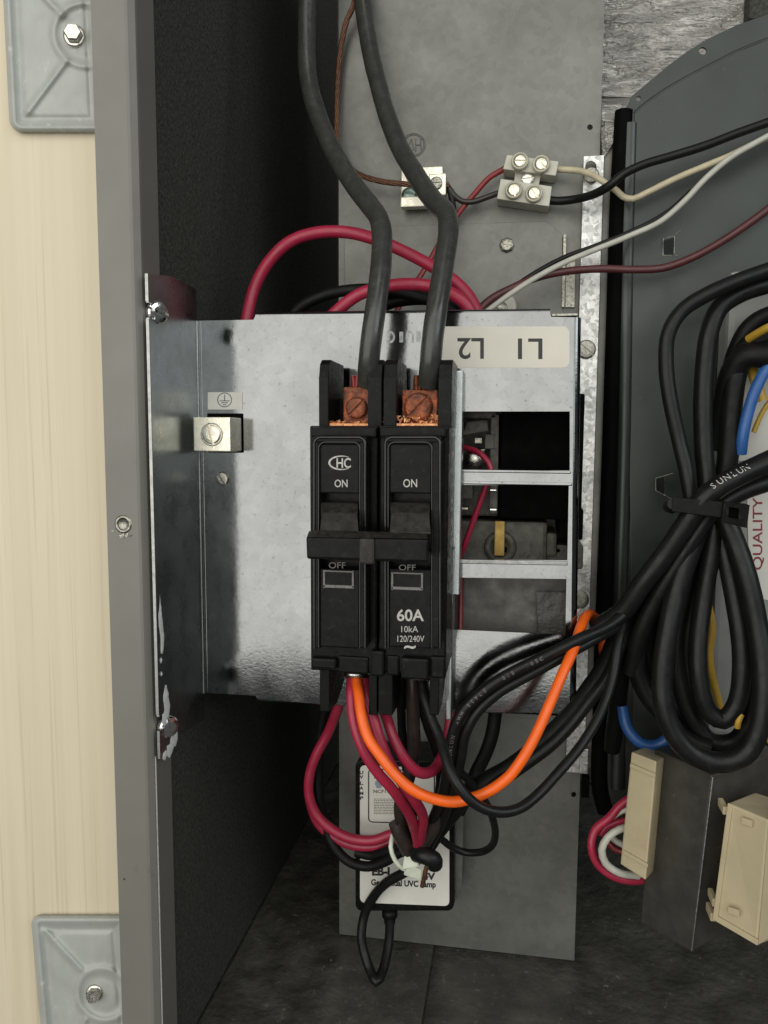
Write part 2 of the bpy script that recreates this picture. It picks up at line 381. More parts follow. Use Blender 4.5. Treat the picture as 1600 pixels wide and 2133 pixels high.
# floor lining sheets with a visible seam between them
xs = W(884, 2050, 20).x
for a, b_ in ((Xret - .001, xs - .0006), (xs + .0006, .44)):
    bb = bmesh.new(); nx, ny = 60, 60; g = []
    for j in range(ny + 1):
        for i in range(nx + 1):
            x = a + (b_ - a) * i / nx; y = -.058 + .355 * j / ny
            e = min(1, min(i, nx - i) * .25)
            g.append(bb.verts.new((x, y, zf - .0012 + e * (.0011 * math.sin(x * 190 + 3 * math.sin(y * 70)) * math.sin(y * 150 + x * 60) + random.uniform(-.0003, .0003)))))
    for j in range(ny):
        for i in range(nx):
            q = j * (nx + 1) + i; bb.faces.new((g[q], g[q + 1], g[q + nx + 2], g[q + nx + 1]))
    r_ = bmesh.ops.extrude_face_region(bb, geom=bb.faces[:])
    bmesh.ops.translate(bb, verts=[v for v in r_['geom'] if isinstance(v, bmesh.types.BMVert)], vec=(0, 0, -.0022))
    bmesh.ops.recalc_face_normals(bb, faces=bb.faces)
    MB().bm(bb, True).build('lining_sheet', 'floor', flo)
b = MB()
for k in range(90):
    x = random.uniform(Xret + .01, .30); y = random.uniform(-.05, .12); c = Vector((x, y, zf + .0004)); sz = random.uniform(.0003, .0011)
    q = [c + Vector([random.uniform(-sz, sz) for _ in range(3)]) for _ in range(4)]
    b.add(q, [(0, 1, 2), (0, 2, 3), (0, 3, 1), (1, 3, 2)])
o = b.build('floor_grit', 'relay'); o['kind'] = 'stuff'; o['label'] = 'pale grit and dust specks scattered over the dark cabinet floor'; o['category'] = 'grit'
# pale board beside the unit
bd = MB().wbox(W(-160, 1066, -30).x, W(235, 1066, -30).x, -.030, -.014, -.36, .34, .4).build('board', 'wood')
tag(bd, 'pale cream wood-grain board running up the left side of the photo', 'board')

# ================================================================ CABINET FRAME
fr = thing('cabinet_frame', 'grey painted steel cabinet edge standing between cream board and black cavity', 'metal frame', W(260, 2133, -40))
def px_x(px, Y): return W(px, 1066, Y).x
prof = [(px_x(222, -46), -46), (px_x(287, -46), -46), (px_x(293, -45.6), -45.6), (px_x(308, -43.4), -43.4), (Xret, -42.2), (Xret, -28), (Xret - .0010, -28), (Xret - .0010, -41.6), (px_x(292, -44.4), -44.4), (px_x(222, -46) + .001, -45), (px_x(222, -46) + .001, -30.2), (px_x(222, -46), -30.2)]
hole_c = W(257, 1092, -46)
b = MB(); n = len(prof); za, zb = -.36, .30
for z0, z1 in ((za, zb),):
    vs = [Vector((x, y * .001, z)) for z in (z0, z1) for x, y in prof]
    fs = [(i, (i + 1) % n, (i + 1) % n + n, i + n) for i in range(n) if i != 0]
    b.add(vs, fs)
# front web with the drilled hole
x0, x1 = prof[0][0], prof[1][0]
hc = [(hole_c.x + .0027 * math.cos(a * math.pi / 10), hole_c.z + .0027 * math.sin(a * math.pi / 10)) for a in range(20)]
b.plate([(x0, -.046, za), (x1, -.046, za), (x1, -.046, zb), (x0, -.046, zb)], [[(x, -.046, z) for x, z in hc]], (0, .0009, 0))
b.build('frame_profile', 'frame', fr)
MB().tube([Vector((Xret - .0002, -.0424, W(330, 1575, -42).z)), Vector((Xret - .0002, -.0424, -.35))], .5, 8).build('bare_edge', 'edgebright', fr)
b = MB(); b.lathe(hole_c + Vector((0, .0004, 0)), TOV, [(3.9, 0), (3.9, .25), (3.2, .8), (2.5, .9), (2.3, .2), (2.2, -5)], 24)
b.build('rivet_nut', 'darkscrew', fr)
MB().lathe(hole_c + Vector((0, .0004, 0)), TOV, [(2.28, -3), (2.28, -.4)], 20).build('bore_shade', 'void', fr)  # black plug, shade inside the bore put in as colour
b = MB()
for k in range(14):
    a = random.uniform(3.6, 6.0); d = random.uniform(3.6, 5.6); c = hole_c + Vector((d * .001 * math.cos(a), -.0001, d * .001 * math.sin(a)))
    q = [c + Vector((random.uniform(-.0011, .0011), random.uniform(-.0004, 0), random.uniform(-.0007, .0007))) for _ in range(4)]
    b.add(q, [(0, 1, 2), (0, 2, 3), (0, 3, 1), (1, 3, 2)])
b.build('metal_burr', 'darkscrew', fr)
MB().lathe(W(259, 1831, -46) + Vector((0, .0002, 0)), TOV, [(.45, 0), (.4, .3)], 10).build('paint_speck', 'ink', fr)

# ================================================================ EMBOSSED BRACKETS ON THE BOARD
def emboss(name, label, x0, y0, x1, y1, Y, ring, ribs, shear, rad, bolt, hexa):
    c = W((x0 + x1) / 2, (y0 + y1) / 2, Y)
    t = thing(name, label, 'bracket', c, 'embossed brackets screwed to the board')
    nx, ny = 150, 190
    def hgt(x, y):
        h = 0.0
        e = min(x - x0, y - y0 if y0 > 0 else 1e3, x1 - x, y1 - y if y1 < 2130 else 1e3)
        if e < 6: h -= (1 - e / 6) ** 2 * 1.0
        h += 1.3 * math.exp(-((e - 10) / 7.0) ** 2)
        h -= .9 * math.exp(-((e - 28) / 7.0) ** 2)
        d = math.hypot(x - ring[0], y - ring[1]); h += 1.2 * math.exp(-((d - ring[2]) / 8.0) ** 2) - .5 * math.exp(-((d - ring[2] + 18) / 9.0) ** 2)
        for (ax0, ay0, bx0, by0) in ribs:
            vx, vy = bx0 - ax0, by0 - ay0; L2 = vx * vx + vy * vy; tt = max(0, min(1, ((x - ax0) * vx + (y - ay0) * vy) / L2))
            dd = math.hypot(x - ax0 - vx * tt, y - ay0 - vy * tt); h += 1.5 * math.exp(-(dd / 8.0) ** 2)
        return h
    bb = bmesh.new(); g = []
    for j in range(ny + 1):
        y = y0 + (y1 - y0) * j / ny
        for i in range(nx + 1):
            x = x0 + (x1 - x0) * i / nx
            # pull the grid in at the rounded corners
            X_, Y_ = x, y
            for cx, cy, sx, sy in ((x0 + rad, y1 - rad, -1, 1), (x0 + rad, y0 + rad, -1, -1)):
                if (y1 > 2130 and sy > 0) or (y0 <= 0 and sy < 0): continue
                dx, dy = (x - cx) * sx, (y - cy) * sy
                if dx > 0 and dy > 0:
                    mx = max(dx, dy); L = math.hypot(dx, dy)
                    if L > 0: X_ = cx + sx * dx * mx / L; Y_ = cy + sy * dy * mx / L
            h = hgt(x, y)
            g.append(bb.verts.new(W(X_ + shear * (Y_ - y0), Y_ + (random.uniform(-.8, .8) if j in (0, ny) else 0), Y - h * 1.0)))
    for j in range(ny):
        for i in range(nx):
            q = j * (nx + 1) + i; bb.faces.new((g[q], g[q + nx + 1], g[q + nx + 2], g[q + 1]))
    r_ = bmesh.ops.extrude_face_region(bb, geom=bb.faces[:])
    bmesh.ops.translate(bb, verts=[v for v in r_['geom'] if isinstance(v, bmesh.types.BMVert)], vec=(0, .0008, 0))
    MB().bm(bb, True).build('pressed_plate', 'bracket', t)
    bc = W(bolt[0], bolt[1], Y - .3)
    b = MB(); tilt = Vector((hexa[0], -1, hexa[1])).normalized()
    b.lathe(bc, tilt, [(bolt[2] * mmpp(Y) * 1.22, 0), (bolt[2] * mmpp(Y) * 1.22, .5), (bolt[2] * mmpp(Y) * 1.0, .9)], 28)
    b.build('washer', 'screw', t)
    b = MB(); rr = bolt[2] * mmpp(Y); b.lathe(bc, tilt, [(rr, .6), (rr, 3.2), (rr * .86, 3.8)], 6, False)
    b.build('bolt_head', 'screw', t)
emboss('corner_bracket', 'light grey pressed bracket with hex bolt at the top of the board', 5, -40, 205, 275, -33, (172, 72, 66), [(128, 128, 45, 232), (125, 30, 92, -6)], .05, 26, (156, 76, 19), (.28, .05))
emboss('corner_bracket', 'light grey pressed bracket with sunken bolt at the foot of the board', 64, 1908, 262, 2230, -33, (200, 2072, 54), [(158, 2018, 92, 1940), (158, 2125, 120, 2180)], .09, 20, (198, 2068, 17), (.2, .1))

# ================================================================ CONTROL BOX
bx = thing('control_box', 'bright galvanised open-front box holding the breaker between frame and strip', 'electrical box', W(800, 1470, 0))
XL = W(417, 1066, 0).x; XR = W(1203, 1066, 0).x
ZT = W(800, 660, 0).z; ZB = W(800, 1467, 0).z
# front face with its three windows; outline follows the photo
outer = [(417, 668), (528, 666), (532, 658), (1146, 652), (1148, 660), (1196, 661), (1190, 1322), (1186, 1486), (940, 1482), (660, 1466), (536, 1455), (532, 1449), (424, 1443)]
wins = [[(890, 857), (1203, 857), (1202, 979), (890, 979)], ]
holes = [[(890, 857), (1187, 857), (1187, 980), (890, 980)], [(890, 1010), (1185, 1010), (1182, 1167), (890, 1165)], [(890, 1202), (1180, 1206), (1178, 1322), (890, 1309)]]
def onface(poly, Y=0): return [W(x, y, Y) for x, y in poly]
def screwhole(cx, cy, r): return circ(cx, cy, r)
fp = MB().plate(onface(outer), [onface(h) for h in holes] + [onface(screwhole(465, 997, 11))], (0, .0011, 0))
fp.build('face_plate', 'box', bx)
# rolled edges: right, top, bottom
def roll(p0, p1, nrm, rad, depth):
    """quarter-round sheet bend from the face back into a side wall; nrm points outward in the face plane"""
    n = 6; th = .0010; out = []; inn = []
    for k in range(n + 1):
        a = math.pi / 2 * k / n
        out.append((math.sin(a) * rad, (1 - math.cos(a)) * rad)); inn.append((math.sin(a) * (rad - th), th + (1 - math.cos(a)) * (rad - th)))
    out.append((rad, depth)); inn.append((rad - th, depth))
    prof = out + inn[::-1]
    ring = lambda p: [p + Vector(nrm) * u + Vector((0, d, 0)) for u, d in prof]
    A, B = ring(p0), ring(p1); m_ = len(prof)
    b = MB(); b.add(A + B, [(i, (i + 1) % m_, (i + 1) % m_ + m_, i + m_) for i in range(m_)], False); b.add(A, [list(range(m_))]); b.add(B, [list(range(m_))[::-1]])
    return b
roll(W(1196, 661, 0), W(1186, 1486, 0), (1, 0, 0), .0030, .062).build('side_wall', 'box', bx)
roll(W(532, 658, 0), W(1146, 652, 0), (0, 0, 1), .0020, .008).build('top_lip', 'box', bx)
roll(W(536, 1455, 0), W(1186, 1486, 0), (0, 0, -1), .0020, .010).build('bottom_lip', 'box', bx)
MB().wbox(W(1150, 650, 0).x, W(1204, 650, 0).x, .0012, .012, W(1180, 657, 0).z, W(1180, 654, 0).z + .0004, .2).build('corner_tab', 'darkscrew', bx)
# folded rails at the lower edge of each bar
MB().box(890, 979, 1190, 985, -.9, 3, .35).build('bar_fold', 'box', bx)
MB().box(890, 1003, 1192, 1010, -.7, 4, .4).build('bar_fold', 'box', bx)
MB().hexa([W(890, 1164, -.9), W(1183, 1170, -.9), W(1183, 1178, -.9), W(890, 1173, -.9), W(890, 1164, 6), W(1183, 1170, 6), W(1183, 1178, 6), W(890, 1173, 6)], .3).build('bar_fold', 'edge', bx)
# left flange reaching forward to the cabinet frame
zt1, zb1 = W(312, 570, -46).z, W(330, 1580, -46).z
Yn = -46.2
fl_out = [(0, W(405, 602, 0).z), (Yn * .55, W(405, 602, 0).z + .0006), (Yn, zt1), (Yn, W(310, 630, -46).z), (Yn + 5, W(310, 630, -46).z), (Yn + 5, W(310, 662, -46).z), (Yn, W(310, 662, -46).z),
          (Yn, W(325, 1492, -46).z), (Yn + 5, W(325, 1492, -46).z), (Yn + 5, W(325, 1522, -46).z), (Yn, W(325, 1522, -46).z), (Yn, zb1), (Yn * .55, zb1 + .004), (0, W(420, 1500, 0).z), (0.5, W(420, 1500, 0).z)]
fl_out = fl_out[:-1]
MB().plate([(XL + .0002, y * .001, z) for y, z in fl_out], [], (-.0011, 0, 0)).build('flange', 'flange', bx)
MB().wbox(XL - .0009, XL + .0022, -.0002, .0009, W(422, 1443, 0).z, W(418, 668, 0).z, .15).build('fold_strip', 'box', bx)
MB().tube([Vector((XL + .0003, -.0003, W(422, 1443, 0).z)), Vector((XL + .0003, -.0003, W(418, 669, 0).z))], .45, 8).build('fold_line', 'edge', bx)
MB().wbox(XL - .0010, XL + .0003, -.0467, -.0461, W(325, 1488, -46).z, W(310, 664, -46).z, .1).build('cut_edge', 'edge', bx)
MB().wbox(XL - .0010, XL + .0003, -.0467, -.0461, W(310, 628, -46).z, zt1, .1).build('cut_edge', 'edge', bx)
for (x, y, ang) in ((329, 651, 70), (352, 1512, 10)):
    c = W(x - 4, y, -38); axn = Vector((.78, -.60, -.12 if y < 900 else .05))
    b = MB().slotted(c, axn, 4.5, 3.0, ang, .20, .5); b.lathe(c - axn.normalized() * .006, axn, [(1.9, 0), (1.9, 6)], 14)
    b.build('flange_screw', 'screwbright', bx)
# white sealant smears on the flange near its foot
def smear(pts, seedv):
    random.seed(seedv); b = MB(); x = XL + .0003
    for (px, py, Yp, rz, ry) in pts:
        c = Vector((x, Yp * .001, W(px, py, Yp).z)); n = 11
        rim = [c + Vector((0, math.cos(2 * math.pi * k / n) * ry * .001 * random.uniform(.6, 1.25), math.sin(2 * math.pi * k / n) * rz * .001 * random.uniform(.6, 1.25))) for k in range(n)]
        b.add(rim + [c + Vector((.0006, 0, 0))], [(k, (k + 1) % n, n) for k in range(n)], True)
    return b
smear([(335, 1290, -43, 9, 1.6), (338, 1325, -42, 8, 1.8), (340, 1350, -42.4, 3, 1.2), (337, 1375, -43.5, 1.2, .6), (338, 1404, -43.5, 1.0, .6), (345, 1450, -40, 5, 2.4), (350, 1475, -39, 6, 3.0), (345, 1495, -41, 4, 3)], 3).build('sealant_smear', 'paint', bx)
smear([(365, 1540, -33, 3.5, 3.6), (352, 1560, -37, 3, 4), (338, 1572, -42, 2, 2.5)], 5).build('sealant_smear', 'paint', bx)
# ground lug on the left of the face
def ground_lug():
    x0, y0, x1, y1 = 403, 869, 480, 941
    b = MB().box(x0, y0, x1, y1, -15, -.6, .5); l = b.build('ground_lug', 'lug', bx)
    MB().box(432, 861, 503, 943, -1.6, -.3, .3).build('lug_reflection', 'void', bx)  # black slab painted in as the dark reflection round the lug
    c = W(441, 905, -15.1)
    MB().lathe(c + Vector((0, .0003, 0)), TOV, [(5.0, -.3), (5.0, .25), (4.6, .4), (4.4, .1)], 28).build('screw_socket', 'darkscrew', l)
    MB().slotted(c + Vector((0, .0006, 0)), TOV, 4.2, 1.6, 12, .26, .75).build('lug_screw', 'lug', l)
ground_lug()
g = flat([(433, 817), (505, 817), (505, 853), (433, 853)], -.22, -.02)
gl = g.build('ground_label', 'greylabel', bx)
b = MB(); Yg = -.24
cc = (468, 833); R = 14.5
ring = [W(cc[0] + R * math.cos(a * math.pi / 16), cc[1] + R * math.sin(a * math.pi / 16), Yg) for a in range(33)]
b.tube(ring, .16, 6)
for (xa, ya, xb, yb) in ((468, 822, 468, 835), (457.5, 835, 478.5, 835), (461, 839, 475, 839), (464.5, 843, 471.5, 843)): b.tube([W(xa, ya, Yg), W(xb, yb, Yg)], .15, 6)
b.build('ground_symbol', 'ink', gl)
MB().slotted(W(465, 997, .6), TOV, 3.1, 2.0, 35, .2, .6).build('small_screw', 'darkscrew', bx)
# L1 / L2 label, mounted upside down
lb = flat(rrect(900, 680, 1186, 766, 14), -.24, -.02).build('line_label', 'label', bx)
text_mb('L1', 1079, 705, 1130, 748, -.27, 2, .014).build('lettering', 'ink', lb)
text_mb('L2', 953, 704, 1008, 748, -.27, 2, .014).build('lettering', 'ink', lb)
text_mb('i', 866, 690, 877, 713, -.06, 2, .03).build('stamped_letter', 'stamp', bx)
text_mb('U', 846, 689, 862, 714, -.06, 2, .03).build('stamped_letter', 'stamp', bx)
text_mb('I', 832, 691, 840, 713, -.06, 2, .03).build('stamped_letter', 'stamp', bx)
text_mb('C', 805, 689, 823, 715, -.06, 2, .03).build('stamped_letter', 'stamp', bx)
# mounting rail beside the breaker
rl = MB(); rl.box(936, 772, 961, 1240, -9, -.1, .5); rl.box(931, 1235, 942, 1500, -11, -.1, .4); rl.build('mounting_rail', 'flange', bx)
MB().hexa([W(932, 1165, -12.4), W(947, 1140, -12.4), W(943, 1255, -12.4), W(936, 1290, -12.4), W(932, 1165, -11), W(947, 1140, -11), W(943, 1255, -11), W(936, 1290, -11)], .1).build('rail_edge', 'edge', bx)
MB().hexa([W(930, 1360, -12), W(938, 1355, -12), W(934, 1450, -12), W(928, 1460, -12), W(930, 1360, -11), W(938, 1355, -11), W(934, 1450, -11), W(928, 1460, -11)], .1).build('rail_edge', 'edge', bx)

# ================================================================ CIRCUIT BREAKER
bk = thing('circuit_breaker', 'black two-pole 60A circuit breaker with tied handles switched on', 'circuit breaker', W(790, 1480, -20))
def bar(x0, y0, x1, y1, Yf, Yb, bev=.5): return MB().box(x0, y0, x1, y1, Yf, Yb, bev)
for (xa, xb, lab) in ((646, 786, 'left pole'), (789, 932, 'right pole')):
    b = MB(); b.box(xa, 887, xb, 1400 if xa < 700 else 1404, -40, -2, .8)
    b.box(xa + 2, 890, xb - 2, 912, -43, -39, .9)
    body = b.build('pole_body', 'plastic', bk)
    # raised face made of walls round a recessed dial
    L, R_ = (652, 764) if xa < 700 else (800, 920)
    il, ir = (667, 747) if xa < 700 else (814, 895)
    if xa > 700: il, ir = 812, 897
    b = MB()
    g_ = MB()
    g_.box(L, 908, R_, 926, -48.6, -39.5, 1.2)            # top rail
    g_.box(L, 917, il, 1352, -48.5, -39.5, .9)           # left rail
    g_.box(ir, 917, R_, 1352, -48.5, -39.5, .9)          # right rail
    g_.build('raised_rail', 'plastic', bk)
    g_ = MB()
    for q in (2.5, 0):
        a_, z_, t_ = (L + 3, R_ - 3, 911) if q else (il - 3, ir + 3, 921)
        pth = [W(a_, 1350, -48.3), W(a_, t_ + 30, -48.3)] + [W(a_ + 14 - 14 * math.cos(k * math.pi / 10), t_ + 14 - 14 * math.sin(k * math.pi / 10), -48.3) for k in range(6)] + [W(z_ - 14 + 14 * math.sin(k * math.pi / 10), t_ + 14 - 14 * math.cos(k * math.pi / 10), -48.3) for k in range(6)] + [W(z_, t_ + 30, -48.3), W(z_, 1350, -48.3)]
        g_.tube(pth, .62 if q else .4, 10)
    g_.build('rail_edge', 'gloss', bk)
    b.box(il - 3, 1186, ir + 3, 1350, -47.6, -39.5, .7)    # lower face
    b.build('lower_face', 'plastic', bk)
    MB().box(il - 3, 924, ir + 3, 1028, -47.4, -39.5, .6).build('upper_face', 'plastic', bk)     # above the handle slot
    MB().hexa([W(il, 1046, -46), W(ir, 1048, -46), W(ir - 2, 1070, -52), W(il + 2, 1068, -52), W(il, 1046, -40), W(ir, 1048, -40), W(ir - 2, 1150, -42), W(il + 2, 1150, -42)], .6).build('handle_base', 'dusty', bk)
    MB().hexa([W(il + 3, 1066, -52.3), W(ir - 3, 1067, -52.3), W(ir + 1, 1112, -58), W(il - 1, 1112, -58), W(il + 3, 1066, -45), W(ir - 3, 1067, -45), W(ir + 1, 1150, -45), W(il - 1, 1150, -45)], .6).build('handle', 'dusty', bk)
    # indicator window
    wx0, wx1 = (673, 737) if xa < 700 else (815, 881); wy = 1189 if xa < 700 else 1193
    b = MB()
    for q in ((wx0, wy, wx1, wy + 3), (wx0, wy + 30, wx1, wy + 36), (wx0, wy, wx0 + 4, wy + 36), (wx1 - 4, wy, wx1, wy + 36)): b.box(*q, -48.5, -47.3, .15)
    b.build('window_frame', 'printdim', bk)
    text_mb('ON', *((697, 999, 724, 1015) if xa < 700 else (840, 998, 869, 1015)), -47.5, 0, .01).build('marking', 'print', bk)
    text_mb('OFF', *((685, 1171, 720, 1184) if xa < 700 else (831, 1176, 866, 1188)), -47.75, 0, .005).build('marking', 'printdim', bk)
# tie bar across both handles with its clip
b = MB(); b.hexa([W(637, 1120, -63), W(893, 1124, -63), W(893, 1172, -63), W(639, 1164, -63), W(643, 1104, -57), W(888, 1112, -57), W(890, 1172, -56), W(645, 1164, -56)], .9)
b.build('tie_bar', 'plastic', bk)
MB().hexa([W(648, 1104, -57.3), W(888, 1110, -57.3), W(892, 1122, -63.2), W(640, 1119, -63.2), W(648, 1104, -56), W(888, 1110, -56), W(892, 1124, -60), W(640, 1121, -60)], .3).build('tie_bar_top', 'dusty', bk)
MB().box(748, 1122, 780, 1176, -64.4, -55, .9).build('tie_clip', 'dusty', bk)
# markings
text_mb('60A', 827, 1269, 883, 1294, -47.75, 0, .02).build('marking', 'print', bk)
text_mb('10kA', 836, 1304, 871, 1317, -47.75, 0, .0).build('marking', 'print', bk)
text_mb('120/240V', 828, 1324, 884, 1337, -47.75, 0, .0).build('marking', 'print', bk)
text_mb('~', 842, 1344, 866, 1352, -47.75, 0, .03).build('marking', 'print', bk)
b = text_mb('HC', 701, 954, 731, 975, -47.5, 0, .02)
b.build('marking', 'print', bk)
b = MB()
def ellarc(a0, a1, rx, ry, cx, cy, wmax):
    n = 26; o_ = []; i_ = []
    for k in range(n + 1):
        t = k / n; a = math.radians(a0 + (a1 - a0) * t); wd = wmax * (.25 + .75 * math.sin(math.pi * t))
        o_.append((cx + (rx + wd / 2) * math.cos(a), cy + (ry + wd / 2) * math.sin(a))); i_.append((cx + (rx - wd / 2) * math.cos(a), cy + (ry - wd / 2) * math.sin(a)))
    for k in range(n): b.prism(P3([o_[k], o_[k + 1], i_[k + 1], i_[k]], -47.5), (0, .00004, 0))
ellarc(55, 305, 26, 14, 712, 964, 4.0)
b.build('maker_mark', 'print', bk)
# terminal barriers, upper
def barrier(x0, x1, y0, y1, name='terminal_barrier', wing=None, up=True):
    """upright wall of the terminal pocket with a swept-back inner cheek"""
    h = MB()
    Z = lambda y, Y: W((x0 + x1) / 2, y, Y).z
    X0, X1 = W(x0, 820, -34).x, W(x1, 820, -34).x
    if up:
        pr = [(-34, Z(y1, -34)), (-34, Z(y0 + 42, -34)), (-32, Z(y0 + 10, -34)), (-29, Z(y0, -34)), (-6, Z(y0 + 2, -34)), (-6, Z(y1, -34))]
    else:
        pr = [(-34, Z(y0, -34)), (-34, Z(y1, -34)), (-20, Z(y1, -34) - .001), (-6, Z(y1, -34) + .004), (-6, Z(y0, -34))]
    h.prism([(X0, y * .001, z) for y, z in pr], (X1 - X0, 0, 0), .35)
    return h
for x0, x1 in ((664, 684), (766, 795), (799, 826), (913, 941)): barrier(x0, x1, 747, 890).build('terminal_barrier', 'plastic', bk)
for x0, x1 in ((664, 685), (770, 788), (791, 822), (902, 922)): barrier(x0, x1, 1396, 1482 if x0 < 700 else 1490, up=False).build('terminal_barrier', 'plastic', bk)
# rear wall of the pockets + floors
MB().box(684, 830, 768, 890, -14, -2, .4).build('pocket_wall', 'plastic', bk)
MB().box(826, 830, 914, 890, -14, -2, .4).build('pocket_wall', 'plastic', bk)
for q in ((648, 1372, 700, 1394, -43, -4), (703, 1368, 768, 1404, -41, -4), (772, 1356, 800, 1410, -43, -4), (804, 1366, 832, 1408, -41, -4), (835, 1372, 893, 1416, -43.5, -4), (896, 1368, 928, 1414, -41.5, -4)):
    MB().box(*q, .9).build('stepped_foot', 'plastic', bk)
# pressure clamps, oxidised screws and copper crumbs
for k, (xa, xb, yt, sc, sr) in enumerate(((715, 770, 806, (744, 850), 23), (837, 912, 812, (872, 848), 30))):
    cl = MB().box(xa, yt, xb, 884, -27, -13, .6).build('terminal_clamp', 'copper', bk)
    b = MB().slotted(W(sc[0], sc[1], -27), TOV, sr * mmpp(-27), 2.4, 135, .2, .5); b.build('terminal_screw', 'copper', cl)
    b = MB()
    for _ in range(150 if k else 45):
        x = random.uniform(800, 925) if k else random.uniform(690, 770); y = random.uniform(868 if k else 879, 886); 
        if k and random.random() < .5: x = random.choice((random.gauss(812, 8), random.gauss(914, 5)))
        c = W(x, y, random.uniform(-32, -27)); q = [c + Vector([random.uniform(-.0011, .0011) for _ in range(3)]) for _ in range(4)]
        b.add(q, [(0, 1, 2), (0, 2, 3), (0, 3, 1), (1, 3, 2)])
    b.build('copper_crumb', 'copperlight', bk)['kind'] = 'stuff'
MB().box(770, 806, 790, 838, -27, -18, .8).build('clamp_edge', 'screwbright', bk)
MB().box(686, 882, 768, 888, -33, -14, .3).build('pocket_ledge', 'copperlight', bk)
MB().box(800, 882, 912, 888, -33, -14, .3).build('pocket_ledge', 'copperlight', bk)
for cx, cy in ((742, 1406), (878, 1410)):
    MB().lathe(W(cx, cy - 6, -24), Vector((0, -.35, -1)), [(26 * mmpp(-24), 0), (26 * mmpp(-24), 2.0), (20 * mmpp(-24), 2.6)], 24).build('terminal_screw', 'screw', bk)

# ================================================================ DIVIDER PANEL, STRIP
pn = thing('divider_panel', 'dull grey zinc panel behind the box filling the middle of the photo', 'sheet metal panel', W(950, 1960, 70))
def atx(px, py, Y): return W(px, py, Y)
b = MB(); zt = .30
Xl = W(706, 700, 70).x; Xr = W(1228, 1000, 70).x
zb_ = zf + .0008
hs = [[(W(x, y, 70).x, .070, W(x, y, 70).z) for x, y in circ(cx, cy, r_)] for cx, cy, r_ in ((1229, 265, 6), (1195, 1655, 5.5))]
b.plate([(Xl, .070, zb_), (Xr, .070, zb_), (Xr, .070, zt), (Xl, .070, zt)], hs, (0, .0012, 0))
b.build('panel_sheet', 'panel', pn)
MB().wbox(Xr - .0012, Xr, .0714, .10, zb_, zt, .1).build('panel_return', 'panel', pn)
MB().wbox(Xl, Xl + .0012, .0714, .18, zb_, zt, .1).build('panel_return', 'panel', pn)
# overlay plate behind the box top
flat([(716, 474), (1090, 462), (1140, 461), (1172, 490), (1172, 760), (722, 760)], 68.4, 69.8, .2).build('cover_plate', 'panel', pn)
MB().box(1172, 488, 1178, 640, 66.5, 69.9, .2).build('cover_plate_edge', 'darkscrew', pn)
MB().hexa([W(1178, 640, 68), W(1197, 640, 68), W(1199, 520, 68), W(1178, 560, 68), W(1178, 640, 69.8), W(1197, 640, 69.8), W(1199, 520, 69.8), W(1178, 560, 69.8)], .1).build('guide_strip', 'darkscrew', pn)
b = MB().lathe(W(1056, 511, 68.2), TOV, [(3.7, 0), (3.7, .4), (3.0, .9)], 8, False); b.slotted(W(1056, 511, 67.4), TOV, 2.7, 1.0, 75, .2, .5); b.build('cover_screw', 'darkscrew', pn)
b = MB().lathe(W(1046, 640, 60), TOV, [(7, -8), (7, .4), (6, .8)], 24); b.build('bushing', 'terminal', pn)
MB().lathe(W(1042, 642, 59), TOV, [(3.6, 0), (3.4, .5)], 12).build('bushing_screw', 'darkscrew', pn)
# embossed earth mark
b = MB(); Yg = 69.9
for R in (24, 21): b.tube([W(862 + R * math.cos(a * math.pi / 16), 302 + R * math.sin(a * math.pi / 16), Yg) for a in range(33)], .22, 6)
for q in ((850, 305, 858, 290), (858, 290, 862, 312), (866, 288, 866, 316), (866, 302, 876, 302), (876, 286, 878, 314)): b.tube([W(q[0], q[1], Yg), W(q[2], q[3], Yg)], .3, 6)
b.build('embossed_mark', 'panel', pn)

st = thing('mounting_strip', 'speckled galvanised strip with slotted screws running down right of the box', 'metal strip', W(1215, 1580, 62))
slot = [(1231 + 12 * math.cos(a), 347 + 12 * math.sin(a)) for a in [math.pi + k * math.pi / 8 for k in range(9)]] + [(1231 + 12 * math.cos(a), 362 + 12 * math.sin(a)) for a in [k * math.pi / 8 for k in range(9)]]
X0s, X1s = W(1198, 950, 64).x, W(1238, 950, 64).x
z0s, z1s = W(1210, 1610, 64).z, W(1230, 325, 64).z
b = MB().plate([(X0s, .064, z0s), (X1s, .064, z0s), (X1s, .064, z1s), (X0s, .064, z1s)], [P3(slot, 64)], (0, .0014, 0))
b.build('strip_sheet', 'strip', st)
MB().wbox(X1s + .0001, X1s + .0053, .0665, .0695, z0s + .002, z1s + .02, .5).build('strip_return', 'panel', st)
MB().wbox(X0s, X1s, .0656, .0695, z0s, z1s - .03, .1).build('backing_strip', 'panel', st)
for (x, y, a) in ((1231, 366, 70), (1221, 728, 50), (1207, 1249, 5)):
    MB().slotted(W(x, y, 63.8), TOV, 4.6 if y > 700 else 3.8, 1.8, a, .16, .5).build('strip_screw', 'darkscrew', st)
b = MB(); b.hexa([W(1252, 265, 66), W(1284, 258, 62), W(1282, 290, 62), W(1255, 335, 66), W(1252, 265, 69), W(1284, 258, 69), W(1282, 290, 69), W(1255, 335, 69)], .3)
b.hexa([W(1254, 220, 70), W(1298, 215, 70), W(1286, 255, 66), W(1254, 252, 66), W(1254, 220, 73), W(1298, 215, 73), W(1286, 255, 69), W(1254, 252, 69)], .3)
b.build('crumpled_clip', 'foil', st)
b = MB().wbox(W(1208, 1590, 62).x, W(1226, 1590, 62).x, .0620, .0638, W(1210, 1612, 62).z, W(1210, 1560, 62).z, .4); b.build('end_tab', 'strip', st)
MB().box(1212, 1618, 1228, 1662, 66, 69.6, .3).build('dark_slot', 'void', st)

